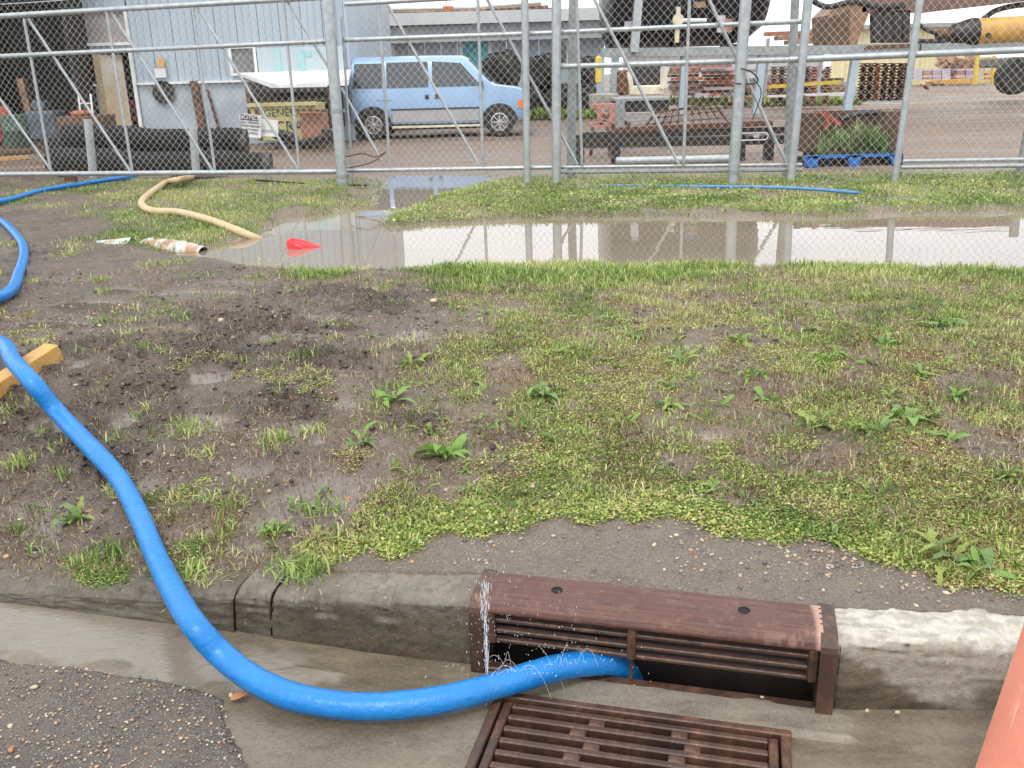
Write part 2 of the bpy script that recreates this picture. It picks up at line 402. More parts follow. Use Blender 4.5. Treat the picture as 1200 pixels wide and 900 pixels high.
c = g.mix(g.ramp(ln, [(.36, 0.), (.64, 1.)]), (.060, .026, .018), (.135, .056, .038))
c = g.mix(g.ramp(n1, [(.45, 0.), (.8, .4)]), c, (.06, .034, .03))
c = g.mix(g.ramp(g.noise(30, 6, .8), [(.52, 0.), (.64, .5)]), c, (.20, .115, .085))
c = g.mix(pal, c, g.mix(g.ramp(n2, [(.4, 0.), (.6, 1.)]), (.46, .25, .17), (.34, .23, .20)))
irontop_m = g.set(c, g.ramp(n1, [(.3, .40), (.7, .62)]), .05, g.bump(ln, .0025))

g = NG('leaf_blades')
c = g.attr('Col', 'Color'); g.set(c, .5, 0, None, Specular_IOR_Level=.35)
g.b.inputs['Transmission Weight'].default_value = 0
tr = g.n('ShaderNodeBsdfTranslucent'); g.link(c, tr.inputs[0]); ms = g.n('ShaderNodeMixShader'); ms.inputs[0].default_value = .3
outn = [n for n in g.t.nodes if n.type == 'OUTPUT_MATERIAL'][0]
g.link(g.b.outputs[0], ms.inputs[1]); g.link(tr.outputs[0], ms.inputs[2]); g.link(ms.outputs[0], outn.inputs[0])
blade_m = g.m
def leaf_mat(name, a, b):
    g = NG(name); f = g.noise(18, 4); c = g.mix(g.ramp(f, [(.35, 0.), (.65, 1.)]), a, b)
    g.set(c, .42, 0, g.bump(g.noise(60, 3), .002)); tr = g.n('ShaderNodeBsdfTranslucent'); g.link(c, tr.inputs[0])
    ms = g.n('ShaderNodeMixShader'); ms.inputs[0].default_value = .28
    outn = [n for n in g.t.nodes if n.type == 'OUTPUT_MATERIAL'][0]
    g.link(g.b.outputs[0], ms.inputs[1]); g.link(tr.outputs[0], ms.inputs[2]); g.link(ms.outputs[0], outn.inputs[0]); return g.m
leaf_ms = [leaf_mat('fresh_green_leaf', (.26, .42, .09), (.17, .31, .06)), leaf_mat('dull_green_leaf', (.22, .34, .12), (.13, .22, .06)), leaf_mat('yellow_green_leaf', (.36, .43, .10), (.24, .31, .07))]
g = NG('pebble_stone'); pebble_m = g.set(g.attr('Col', 'Color'), .45, 0, None)
# ================================================================ THE LIE OF THE LAND
def _hash(ix, iy, seed):
    h = (ix.astype(np.int64) * 374761393 + iy.astype(np.int64) * 668265263 + seed * 1442695) & 0xffffffff
    h = ((h ^ (h >> 13)) * 1274126177) & 0xffffffff
    return ((h ^ (h >> 16)) & 0xffff) / 65535.0
def vn(x, y, seed=0):
    x = np.asarray(x, float); y = np.asarray(y, float)
    ix, iy = np.floor(x), np.floor(y); fx, fy = x - ix, y - iy
    fx = fx * fx * fx * (fx * (fx * 6 - 15) + 10); fy = fy * fy * fy * (fy * (fy * 6 - 15) + 10)
    a, b, c, d = _hash(ix, iy, seed), _hash(ix + 1, iy, seed), _hash(ix, iy + 1, seed), _hash(ix + 1, iy + 1, seed)
    return (a + (b - a) * fx) * (1 - fy) + (c + (d - c) * fx) * fy
def fbm(x, y, f, octv=4, seed=0, gain=.5):
    s = 0; a = 1; t = 0
    for o in range(octv):
        c, q = math.cos(.6 * o), math.sin(.6 * o)
        s = s + a * vn((x * c - y * q) * f, (x * q + y * c) * f, seed + o * 17); t += a; a *= gain; f *= 2.03
    return s / t
def sst(a, b, x):
    t = np.clip((x - a) / (b - a), 0, 1); return t * t * (3 - 2 * t)

EA = R(-14.5); EU = Vector((math.cos(EA), math.sin(EA), 0)); EN = Vector((-math.sin(EA), math.cos(EA), 0))   # along the kerb, and away from the road
O0 = Vector((-.112, 2.12, 0))                                     # left foot of the drain inlet
def L(u, v, z=0): return O0 + EU * u + EN * v + Vector((0, 0, z))
X1 = L(.895, 0).x; Y1 = L(.895, 0).y
def yc(x):                                                        # kerb line
    x = np.asarray(x, float)
    a = O0.y + (x - O0.x) * math.tan(EA); b = Y1 - .06 * (x - X1)
    return np.where(x < X1, a, b)
def hc(x): return np.interp(x, [-3.5, -1.75, -1.45, -.7, -.15, .8, 1.3, 3.5], [.005, .012, .045, .125, .180, .185, .165, .13])
def yf(x): return 10.1 - .18 * (np.asarray(x, float) - 4.1)          # fence line
WZ = .24
PUD = [(430, 321), (520, 315), (700, 313), (900, 316), (1200, 319), (1500, 322), (1500, 246), (1200, 250), (1000, 255), (800, 256), (600, 258), (520, 262), (458, 267), (462, 254),
       (497, 240), (540, 224), (580, 215), (565, 207), (460, 208), (446, 222), (436, 240), (395, 250), (345, 259), (315, 268), (300, 280), (250, 289), (205, 297), (250, 305), (330, 314), (385, 322)]
PW = np.array([[*G(px, py, WZ)[:2]] for px, py in PUD])
def resample(poly, step=.12):
    out = []; n = len(poly)
    for i in range(n):
        a, b = poly[i], poly[(i + 1) % n]; k = max(1, int(np.hypot(*(b - a)) / step))
        for j in range(k): out.append(a + (b - a) * j / k)
    return np.array(out)
_pr = resample(PW, .15)
_pr = _pr + np.stack([fbm(_pr[:, 0], _pr[:, 1], 2.2, 3, 5) - .5, fbm(_pr[:, 0], _pr[:, 1], 2.2, 3, 9) - .5], 1) * .3
def sdf(x, y, poly):
    x = np.asarray(x, float); y = np.asarray(y, float); sh = x.shape; x = x.ravel(); y = y.ravel()
    d = np.full(x.shape, 1e9); ins = np.zeros(x.shape, bool); n = len(poly)
    for i in range(n):
        ax, ay = poly[i]; bx, by = poly[(i + 1) % n]; ex, ey = bx - ax, by - ay
        t = np.clip(((x - ax) * ex + (y - ay) * ey) / (ex * ex + ey * ey + 1e-12), 0, 1)
        d = np.minimum(d, (x - ax - t * ex) ** 2 + (y - ay - t * ey) ** 2)
        if abs(ey) > 1e-12:
            cr = ((ay > y) != (by > y)) & (x < ex * (y - ay) / ey + ax); ins ^= cr
    d = np.sqrt(d); return np.where(ins, -d, d).reshape(sh)
def sdf_big(x, y):                       # far points keep a rough distance
    x = np.asarray(x, float); y = np.asarray(y, float)
    r = np.full(x.shape, 2.0); m = (y > 5.0) & (y < 14) & (x > -4.2) & (x < 8.5)
    if m.any(): r[m] = sdf(x[m], y[m], _pr)
    return r
# how much grows where, as read off the place
CV = [(240, [(0, .4), (100, .5), (200, .85), (300, .95), (380, 1), (460, 1), (600, 1), (1200, 1)]), (262, [(0, .2), (100, .3), (180, .7), (260, .95), (400, 1), (600, 1), (1200, 1)]),
      (300, [(0, .15), (100, .1), (200, .45), (320, .85)]), (325, [(0, .1), (250, .2), (300, .35), (400, .8), (450, .55), (500, .85), (600, 1), (800, 1), (1200, 1)]),
      (345, [(0, .15), (100, .1), (200, .3), (300, .03), (400, .08), (480, .3), (560, .8), (700, .85), (850, .8), (1000, .95), (1200, .9)]),
      (380, [(0, .1), (100, .1), (210, .35), (300, .02), (400, .03), (480, .15), (560, .45), (640, .6), (760, .45), (900, .6), (1000, .7), (1100, .85), (1200, .7)]),
      (420, [(0, .2), (100, .1), (200, .1), (300, .05), (400, .1), (460, .45), (540, .6), (640, .85), (740, .8), (850, .6), (960, .7), (1060, .75), (1200, .7)]),
      (470, [(0, .2), (100, .1), (200, .18), (300, .2), (370, .25), (460, .4), (560, .5), (640, .8), (760, .8), (880, .5), (960, .85), (1060, .9), (1200, .65)]),
      (520, [(60, .15), (160, .2), (260, .3), (330, .15), (420, .3), (500, .4), (560, .55), (650, .9), (750, .6), (850, .65), (950, .35), (1050, .5), (1180, .5)]),
      (560, [(20, .1), (100, .2), (200, .35), (300, .1), (380, .2), (460, .65), (560, .9), (700, .95), (800, .8), (900, .95), (1000, .9), (1100, 1), (1200, 1)]),
      (600, [(50, .15), (100, .45), (200, .3), (300, .2), (400, .6), (480, 1), (600, 1), (700, .95), (760, .5), (850, .8), (950, 1), (1050, 1), (1150, 1)]),
      (640, [(0, .03), (100, .05), (200, .3), (300, .35), (430, .7), (500, .5), (600, .3), (1000, .9), (1100, 1), (1200, 1)]), (680, [(0, 0), (200, .1), (400, .1), (700, .0), (1100, .8), (1200, .8)])]
CP = np.array([[x, y, v] for y, r in CV for x, v in r])
def cov(x, y):
    px, py = proj(np.asarray(x, float), np.asarray(y, float), .28); sh = px.shape; px = px.ravel(); py = py.ravel()
    num = np.zeros(px.shape); den = np.zeros(px.shape)
    for cx, cy, v in CP:
        w_ = 1 / (((px - cx) / 70) ** 2 + ((py - cy) / 28) ** 2 + .05) ** 2; num += w_ * v; den += w_
    return (num / den).reshape(sh)
EDGE = [(-200, 600), (60, 622), (250, 630), (320, 632), (400, 628), (470, 618), (560, 606), (640, 602), (700, 602), (760, 600), (840, 607), (890, 617), (950, 622), (1010, 634), (1060, 646), (1110, 664), (1200, 660), (1350, 668)]
EW = np.array([[*G(px, py, .23)[:2]] for px, py in EDGE])
def past_edge(x, y):      # metres of green ground behind the ragged front edge of the turf
    return y - np.interp(x, EW[:, 0], EW[:, 1]) + (fbm(x, y, 9, 3, 31) - .5) * .16
CLODS = [(300, 400, 150, 40), (410, 350, 110, 22), (250, 420, 90, 30), (160, 425, 60, 18), (330, 470, 90, 25), (130, 500, 60, 20), (90, 560, 40, 16), (60, 640, 70, 14), (200, 610, 110, 22), (440, 365, 60, 20), (380, 430, 60, 22), (600, 345, 40, 8), (480, 480, 60, 14)]
WETS = [(300, 590, 40, 8), (150, 640, 60, 8), (250, 480, 30, 6), (60, 470, 30, 6), (180, 520, 24, 6), (410, 440, 20, 5), (90, 430, 24, 4), (500, 470, 22, 5), (120, 585, 40, 8), (210, 565, 26, 6), (30, 530, 30, 6), (370, 380, 26, 4), (270, 335, 26, 3), (150, 345, 34, 4), (460, 560, 16, 5), (0, 690, 60, 10), (600, 420, 20, 4), (330, 445, 18, 4), (245, 443, 22, 7), (345, 495, 34, 9), (375, 545, 62, 16), (320, 565, 36, 9), (430, 500, 28, 7), (60, 545, 46, 10), (25, 622, 32, 26), (290, 520, 30, 7), (530, 505, 36, 9), (560, 515, 26, 6), (760, 520, 26, 8), (0, 660, 80, 22),
        (140, 470, 14, 5), (345, 405, 40, 6), (435, 345, 24, 3), (480, 400, 24, 6), (190, 395, 36, 5), (110, 365, 60, 6), (60, 385, 40, 5), (230, 350, 50, 4), (1110, 545, 22, 5), (850, 500, 24, 5), (640, 560, 20, 5), (30, 590, 20, 8), (660, 545, 22, 6), (800, 410, 30, 4), (420, 470, 26, 6)]
def blobs(px, py, L_, seed):
    m = np.zeros(px.shape); j = (fbm(px / 40, py / 14, 1.4, 4, seed) - .5) * 1.5
    for cx, cy, rx, ry in L_:
        if seed == 11: rx, ry = rx * 1.35, ry * 1.35
        q = 1 - np.sqrt(((px - cx) / rx) ** 2 + ((py - cy) / ry) ** 2) + j * .7; m = np.maximum(m, q)
    return m
def land(x, y, fine=True):
    x = np.asarray(x, float); y = np.asarray(y, float)
    s = (y - yc(x)) * math.cos(EA); hk = hc(x)
    B = .245 + .075 * sst(2.9, 4.6, y) - .035 * sst(5.2, 6.3, y) - .0 * x
    B = B + .03 * sst(8.6, 10, y) + (fbm(x, y, .8, 3, 3) - .5) * .05
    B = B - .03 * sst(-.8, -2.4, x) * (1 - sst(3, 4.5, y)) 
    z = hk + (B - hk) * sst(.1, 1.15 + .4 * sst(-.6, -2, x), s)
    px, py = proj(x, y, .28)
    wet = np.clip(blobs(px, py, WETS, 11) * 3.2, 0, 1) * sst(.12, .3, s)
    cl = np.clip(blobs(px, py, CLODS, 23) * 1.6, 0, 1)
    d = sdf_big(x, y)
    cl = np.clip(np.maximum(cl, sst(.56, .70, fbm(x, y, 1.9, 4, 201)) * .8 * (1 - cov(x, y))), 0, 1) * sst(.2, .5, s)
    near = sst(0, .6, d)
    z = np.where(d < 0, WZ - np.minimum(.14, -d * .22), np.minimum(z, WZ + .006 + d * .22))
    if fine:
        amp = sst(.12, .7, s); dry = 1 - wet
        z = z + (fbm(x, y, 4, 4, 41) - .5) * .045 * amp * (1 - .7 * wet) * (.25 + .75 * near)
        z = z + (fbm(x, y, 19, 3, 43) - .5) * .016 * amp * dry * (.3 + .7 * near)
        rid = np.abs(fbm(x, y, 13, 4, 51) - .5) * 2
        z = z + cl * dry * ((1 - rid) ** 3 - .45) * .060
        z = z + sst(.0, .1, past_edge(x, y)) * sst(-.05, .1, cov(x, y) - .5) * .012 if fine == 2 else z
        z = z - wet * .012
        z = z + (fbm(x, y, 7, 3, 77) - .5) * .006 * dry + (fbm(x, y, 48, 2, 79) - .5) * .007 * amp * dry
    return z, wet, cl, d, s
def fan(k0, k1, nk, t0, t1, nt_, ynear, yfar):
    k = np.concatenate([np.linspace(k0, -.82, 60)[:-1], np.linspace(-.82, .82, nk), np.linspace(.82, k1, 70)[1:]]); nk = len(k); Yn = np.full(nk, 2.2); Yf = np.full(nk, 11.)
    for _ in range(80): Yn = ynear(k * Yn); Yf = yfar(k * Yf)
    t = np.linspace(0, 1, nt_)[:, None]; y = Yn * (Yf / Yn) ** t; x = k * y
    I = np.arange(nt_ * nk).reshape(nt_, nk)
    q = np.stack([I[:-1, :-1], I[:-1, 1:], I[1:, 1:], I[1:, :-1]], -1).reshape(-1)
    return x, y, q
KB = .150
x, y, q = fan(-1.9, 3.6, 560, 0, 1, 620, lambda x: yc(x) + KB / math.cos(EA), lambda x: yf(x) + 1.3)
z, wet, cl, d, s = land(x, y, 1)
z[0] = hc(x[0]) - .012
cv = cov(x, y); pe = past_edge(x, y)
grs = np.clip(cv * sst(0, .12, pe) + (fbm(x, y, 7, 4, 61) - .5) * .5, 0, 1)
sil = np.clip(1 - sst(-.02, .16, pe), 0, 1) * (1 - np.clip(cl, 0, 1) * .8)
sil = np.maximum(sil, sst(.25, .0, s) * .9)
wet = np.maximum(wet, .8 * sst(.10, .0, d))
xyz = np.stack([x.ravel(), y.ravel(), z.ravel()], 1)
ground = raw_mesh('verge_ground', xyz, q, 4, verge_m, True, dict(grass=grs.ravel(), silt=sil.ravel(), wet=wet.ravel(), clod=(cl * (1 - wet)).ravel()))
tag(ground, kind='structure')
# yard behind the fence, out to the horizon
k = np.concatenate([np.linspace(-1.9, -.9, 25)[:-1], np.linspace(-.9, .9, 200), np.linspace(.9, 3.6, 37)[1:]]); Yn = np.full(260, 11.)
for _ in range(80): Yn = yf(k * Yn) + 1.26
t = np.linspace(0, 1, 300)[:, None]; y2 = Yn * (900 / Yn) ** (t ** 1.25); x2 = k * y2
z2 = .24 + (fbm(x2, y2, .35, 4, 71) - .5) * .09 * sst(11, 14, y2) * (1 - sst(50, 90, y2)) + (fbm(x2 * .4, y2, 2.5, 3, 73) - .5) * .04 * (1 - sst(20, 50, y2))
zl = land(x2[0], y2[0], 1)[0]; bl = sst(0, .10, t); z2 = zl[None, :] * (1 - bl) + z2 * bl
I = np.arange(300 * 260).reshape(300, 260)
q = np.stack([I[:-1, :-1], I[:-1, 1:], I[1:, 1:], I[1:, :-1]], -1).reshape(-1)
tag(raw_mesh('yard_ground', np.stack([x2.ravel(), y2.ravel(), z2.ravel() - .002], 1), q, 4, yard_m, True), kind='structure')
def HZ(x, y):
    return float(land(np.array([x]), np.array([y]), 1)[0][0])
# flood water
bm = bmesh.new(); vv = [bm.verts.new((a, b, WZ)) for a, b in _pr]
cen = _pr.mean(0)
# grow the sheet a little so that its rim is under the bank
bm.free()
px0, px1, py0, py1 = _pr[:, 0].min() - .4, _pr[:, 0].max() + .4, _pr[:, 1].min() - .4, _pr[:, 1].max() + .4
gx_, gy_ = np.meshgrid(np.arange(px0, px1, .12), np.arange(py0, py1, .12)); dd = sdf(gx_, gy_, _pr)
I = np.arange(gx_.size).reshape(gx_.shape); keep = (np.minimum(np.minimum(dd[:-1, :-1], dd[1:, 1:]), np.minimum(dd[:-1, 1:], dd[1:, :-1])) < .04)
qq = np.stack([I[:-1, :-1], I[:-1, 1:], I[1:, 1:], I[1:, :-1]], -1)[keep].reshape(-1)
used, inv = np.unique(qq, return_inverse=True)
pv = np.stack([gx_.ravel(), gy_.ravel(), np.full(gx_.size, WZ)], 1)[used]
tag(raw_mesh('flood_water', pv, inv, 4, puddle_m, True), kind='structure')

# ================================================================ GUTTER, ROAD, KERB
du = dv = .0125
GU0, GU1, GV0, GV1 = .085, .800, -.80, -.112            # opening for the grate, in kerb coordinates
us = np.unique(np.round(np.concatenate([np.arange(-9, -1.3, .05), np.arange(-1.3, 1.6, du), np.arange(1.6, 14, .08), [GU0, GU1]]), 4))
vs = np.unique(np.round(np.concatenate([np.arange(-1.6, -.9, .05), np.arange(-.9, .0, dv), [0.0, .02, .05, .13, GV0, GV1], np.arange(.16, 3.6, .06)]), 4))
U, V = np.meshgrid(us, vs)
X = O0.x + EU.x * U + EN.x * V; Y = O0.y + EU.y * U + EN.y * V
pxs, pys = proj(X, Y, 0.0)
Zg = (fbm(X, Y, 3, 4, 81) - .5) * .012 + (fbm(X, Y, 22, 3, 83) - .5) * .0035 - .016 * np.exp(-((V + .07) / .1) ** 2) * sst(-1.6, -.4, U)
Zg = Zg - .0
filmM = np.clip(blobs(pxs, pys, [(110, 740, 150, 42), (250, 775, 120, 30), (20, 715, 120, 34), (350, 790, 60, 14)], 91) * 4, 0, 1)
Zg = Zg * (1 - filmM * .85) - .002 * filmM
# the raised lip of cement in front of the inlet
lip = sst(.12, .30, U) * (1 - sst(.93, .99, U + (fbm(X, Y, 25, 2, 5) - .5) * .05)) * sst(-.112 , -.104, V + (fbm(X, Y, 18, 2, 6) - .5) * .02) * sst(.01, -.005, V)
Zg = Zg + lip * .014
wetM = np.clip(fbm(X, Y, 2.5, 4, 85) * 1.6 - .15 + .6 * sst(.4, -.6, U) - lip * .7, 0, 1)
hole = lambda a, b, c, d_: None
I = np.arange(U.size).reshape(U.shape); uc = (U[:-1, :-1] + U[1:, 1:]) / 2; vc = (V[:-1, :-1] + V[1:, 1:]) / 2
keep = ~((uc > GU0) & (uc < GU1) & (vc > GV0) & (vc < GV1)) & ~((vc > .0) & (uc > .0) & (uc < .895)) & ((Y[:-1, :-1] < yc(X[:-1, :-1]) + .035))
qq = np.stack([I[:-1, :-1], I[:-1, 1:], I[1:, 1:], I[1:, :-1]], -1)[keep].reshape(-1); used, inv = np.unique(qq, return_inverse=True)
gut = raw_mesh('gutter', np.stack([X.ravel(), Y.ravel(), Zg.ravel()], 1)[used], inv, 4, gutter_m, True, dict(wet=wetM.ravel()[used], film=filmM.ravel()[used]))
tag(gut, kind='structure')
# joints in the gutter pan
# road: asphalt at the near left and on behind the camera
AE = np.array([[*G(px, py, .01)[:2]] for px, py in [(-900, 700), (-300, 735), (0, 768), (110, 780), (200, 793), (238, 800), (268, 818), (280, 850), (298, 900), (330, 1000), (360, 1150)]])
xs = np.arange(-3.2, .35, .012); ys = np.arange(.4, 3.1, .012); X, Y = np.meshgrid(xs, ys)
poly = np.vstack([AE, [[AE[-1][0] + .05, .3], [-8, .3], [-8, AE[0][1]]]])
de = -sdf(X, Y, resample(poly, .05) if False else poly) + (fbm(X, Y, 14, 3, 95) - .5) * .03
Z = -.012 + .026 * sst(0, .03, de) + (fbm(X, Y, 5, 3, 96) - .5) * .008 + (fbm(X, Y, 70, 2, 97) - .5) * .004
I = np.arange(X.size).reshape(X.shape); keep = (de[:-1, :-1] > -.004) & (Y[:-1, :-1] < 2.9)
qq = np.stack([I[:-1, :-1], I[:-1, 1:], I[1:, 1:], I[1:, :-1]], -1)[keep].reshape(-1); used, inv = np.unique(qq, return_inverse=True)
tag(raw_mesh('road', np.stack([X.ravel(), Y.ravel(), Z.ravel()], 1)[used], inv, 4, asphalt_m, True), kind='structure')
b = MB()   # plain road surface around and behind, leaving the drain open
b.add([(-40, -60, -.03), (40, -60, -.03), (40, 1.2, -.03), (-40, 1.2, -.03)], [(0, 1, 2, 3)])
tag(b.build('road_surface', asphalt_m), kind='structure')

def kerb(name, ulist, base_y, front_noise, seed, wetf, palef, back=KB, label=None, parent=None):
    prof = [(0.0, -.04, 0), (.0, .0, 0), (.004, .25, 1), (.008, .5, 1), (.012, .75, 1), (.018, .88, 1), (.030, .96, 1), (.050, 1.0, 1), (.075, 1.005, 1), (.1, 1.0, 1), (.13, 1.0, 1), (back + .02, .985, 1), (back + .03, .3, 1)]
    # denser face
    P = []
    for (a, b_) in zip(prof[:-1], prof[1:]):
        n = 4 if b_[0] < .06 else 3
        for j in range(n):
            t_ = j / n; P.append((a[0] + (b_[0] - a[0]) * t_, (a[1] + (b_[1] - a[1]) * t_), a[2] if t_ == 0 else max(a[2], b_[2])))
    P.append(prof[-1]); P = np.array(P); xs = np.array(ulist); n, m = len(xs), len(P)
    h = hc(xs)[:, None]; vv = P[:, 0][None, :] + 0 * h
    zz = np.where(P[:, 1][None, :] < 0, P[:, 1][None, :], P[:, 1][None, :] * h)
    sx = base_y(xs); ang = np.arctan(np.gradient(sx, xs)); X = xs[:, None] - np.sin(ang)[:, None] * vv; Y = sx[:, None] + np.cos(ang)[:, None] * vv
    nn = (fbm(X * 1.0 + zz * 7, Y + zz * 9, 9, 4, seed) - .5)
    n2_ = (fbm(X + zz * 3, Y * 1 + zz * 11, 40, 3, seed + 3) - .5)
    Y = Y + front_noise * (nn * .008 + n2_ * .004) * (zz > 0); zz2 = zz + (nn * .010 + n2_ * .004) * front_noise * (P[:, 1][None, :] > .8)
    # worn arris
    chip = np.clip(fbm(X, Y * 0 + seed, 11, 3, seed + 7) - .55, 0, 1) * 4 * np.exp(-((vv - .03) / .03) ** 2) * (P[:, 1][None, :] > .6)
    Y = Y + chip * .02 * front_noise; zz2 = zz2 - chip * .016 * front_noise
    V_ = np.stack([X.ravel(), Y.ravel(), zz2.ravel()], 1); I = np.arange(n * m).reshape(n, m)
    q_ = np.stack([I[:-1, :-1], I[1:, :-1], I[1:, 1:], I[:-1, 1:]], -1).reshape(-1)
    # end caps: fan as quads collapsed onto a middle line
    caps = []
    for i in (0, n - 1):
        for j in range(m // 2):
            a_, b_, c_, d_ = I[i, j], I[i, j + 1], I[i, m - 2 - j], I[i, m - 1 - j]
            if len({a_, b_, c_, d_}) == 4: caps += [a_, b_, c_, d_]
    q_ = np.concatenate([q_, np.array(caps, int)])
    o = raw_mesh(name, V_, q_, 4, concrete_m, True, dict(wet=wetf(X, Y, zz / np.maximum(h, .02)).ravel(), pale=palef(X, Y, vv, zz / np.maximum(h, .02)).ravel()), parent=parent)
    return o
kerb_root = bpy.data.objects.new('kerb', None); COL.objects.link(kerb_root); kerb_root['kind'] = 'structure'
ycl = lambda x: O0.y + (x - O0.x) * math.tan(EA)
nopale = lambda X, Y, v, z: 0 * X
wetface = lambda X, Y, z: np.clip(sst(.97, .75, z) * .95 + fbm(X, Y, 6, 3, 3) * .8 - .25, 0, 1)
kerb('kerb_section', np.linspace(-.703, O0.x - .018, 90), ycl, 1.0, 3, wetface, nopale, parent=kerb_root)
kerb('kerb_section', np.arange(-.818, -.707, .006), lambda x: ycl(x) + .006, 1.5, 8, wetface, nopale, parent=kerb_root)
kerb('kerb_section', np.linspace(-4.6, -.8215, 260), ycl, 1.3, 12, lambda X, Y, z: np.clip(.55 + fbm(X, Y, 5, 3, 6) * .5, 0, 1), nopale, parent=kerb_root)
def pale_r(X, Y, v, z):
    n = (fbm(X, Y + z, 13, 4, 19) - .5)
    return np.clip(np.maximum(sst(.80, .93, z + n * .30) * sst(.24, .17, v + n * .09 + .02 * (X - X1)) * (1 - sst(1.0, 1.5, X - X1)) * (.55 + .45 * sst(.35, .55, fbm(X, Y + v * 2, 24, 3, 71))), .42 * sst(.2, .5, z + (X - X1) * 1.0 + n * .5)), 0, 1)
def wet_r(X, Y, z):
    u_ = (X - X1); n = (fbm(X, z, 16, 4, 29) - .5)
    return np.clip(sst(.05, -.05, z - (.92 - u_ * 3.4) + n * .3) + sst(.34, .40, u_ + n * .1) * sst(.55, .3, z), 0, 1)
kerb('kerb_section', np.concatenate([np.arange(X1 + .016, 1.7, .0075), np.arange(1.71, 13, .04)]), lambda x: Y1 - .06 * (x - X1) + .004, 1.6, 15, wet_r, pale_r, parent=kerb_root)

# the chamber under the street
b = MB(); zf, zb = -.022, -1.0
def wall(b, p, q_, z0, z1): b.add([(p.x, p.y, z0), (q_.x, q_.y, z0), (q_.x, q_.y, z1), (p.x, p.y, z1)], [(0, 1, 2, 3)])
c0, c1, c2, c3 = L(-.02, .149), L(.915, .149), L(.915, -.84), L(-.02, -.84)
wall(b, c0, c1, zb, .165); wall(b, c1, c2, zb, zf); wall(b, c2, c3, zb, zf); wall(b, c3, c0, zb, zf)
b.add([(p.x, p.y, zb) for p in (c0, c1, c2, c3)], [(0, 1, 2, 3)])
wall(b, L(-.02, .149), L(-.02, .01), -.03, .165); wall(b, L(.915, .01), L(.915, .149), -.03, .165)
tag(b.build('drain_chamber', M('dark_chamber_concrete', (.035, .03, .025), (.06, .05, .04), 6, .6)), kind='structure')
b = MB(); b.add([tuple(L(u, v, -.16)) for u, v in ((-.01, .14), (.91, .14), (.91, -.82), (-.01, -.82))], [(0, 1, 2, 3)])
tag(b.build('drain_water', drain_water_m), kind='structure')

# ================================================================ KERB INLET
inlet = thing('drain_inlet', L(.465, 0), 'brown cast iron kerb inlet with louvred mouth, the blue hose running into it', 'drain inlet')
HT = .208
def grid_plate(u0, u1, prof, n, mat, name, palef=None):     # prof in (v, z), swept along the kerb
    us_ = np.linspace(u0, u1, n); P = np.array(prof); Uu = us_[:, None] + 0 * P[:, 0][None, :]; Vv = P[:, 0][None, :] + 0 * us_[:, None]; Zz = P[:, 1][None, :] + 0 * us_[:, None]
    Xx = O0.x + EU.x * Uu + EN.x * Vv - inlet.location.x; Yy = O0.y + EU.y * Uu + EN.y * Vv - inlet.location.y
    m = len(P); I = np.arange(n * m).reshape(n, m); q_ = np.stack([I[:-1, :-1], I[1:, :-1], I[1:, 1:], I[:-1, 1:]], -1).reshape(-1)
    cp_ = []
    for i in (0, n - 1):
        for j in range(m // 2):
            a_ = [I[i, j], I[i, j + 1], I[i, m - 2 - j], I[i, m - 1 - j]]
            if len(set(a_)) == 4: cp_ += a_
    pal = palef(Uu, Vv).ravel() if palef else np.zeros(n * m)
    o = raw_mesh(name, np.stack([Xx.ravel(), Yy.ravel(), Zz.ravel()], 1), np.concatenate([q_, np.array(cp_, int)]), 4, mat, True, dict(pale=pal), parent=inlet)
    o.data.set_sharp_from_angle(angle=R(50)); return o
nose = [(.03, HT - .044), (-.008, HT - .044), (-.014, HT - .040), (-.015, HT - .034), (-.012, HT - .026), (-.004, HT - .014), (.008, HT - .006), (.022, HT - .0005)]
top = [(.022 + i * .0115, HT - .0005 + (0.0016 if i % 2 else 0.0)) for i in range(1, 10)]
under = [(.132, HT - .018), (.06, HT - .02), (.045, HT - .035)]
palt = lambda U_, V_: np.clip(sst(.842, .858, U_ + (V_ - .1) * .08 + (fbm(U_ * 0 + 3, V_, 22, 2, 4) - .5) * .02) + sst(.62, .9, U_) * sst(.02, .0, V_) * sst(.48, .62, fbm(U_, V_ * 2, 55, 3, 5)) * .45, 0, 1)
grid_plate(.012, .872, nose + top + under, 260, irontop_m, 'top_plate', palt)
def iron(name, a, b_, wd, ht, bev=.004, mat=None): return MB().bar(a, b_, wd, ht, bev).build(name, mat or iron_m, inlet)
for u0, u1 in ((-.014, .022), (.866, .905)):                       # end posts with a pointed foot
    pr = [L(u0, -.022, HT - .04), L(u0, -.026, -.005), L(u0, -.022, -.03), L(u0, .02, -.03), L(u0, .14, .0), L(u0, .14, HT + .0), L(u0, .03, HT), L(u0, -.004, HT - .008), L(u0, -.018, HT - .026)]
    MB().prism(pr, (0, 0, 0), EU * (u1 - u0)).build('end_post', iron_m, inlet)
for z_ in (.140, .108): iron('louvre', L(.022, .010, z_), L(.868, .010, z_), .024, .012, .003)
iron('grille_bottom_rail', L(.022, .010, .078), L(.868, .010, .078), .022, .012, .003)
iron('grille_top_rail', L(.022, .022, .164), L(.868, .022, .164), .02, .012, .003)
for u_ in (.040, .410, .850): iron('grille_upright', L(u_, .004, .076), L(u_, .004, .166), .030 if u_ == .410 else .034, .022, .003)
iron('drop_pin', L(.410, .012, .0), L(.410, .012, .068), .010, .010, .002)
iron('sill', L(.022, .004, -.008), L(.866, .004, -.008), .034, .016, .004)
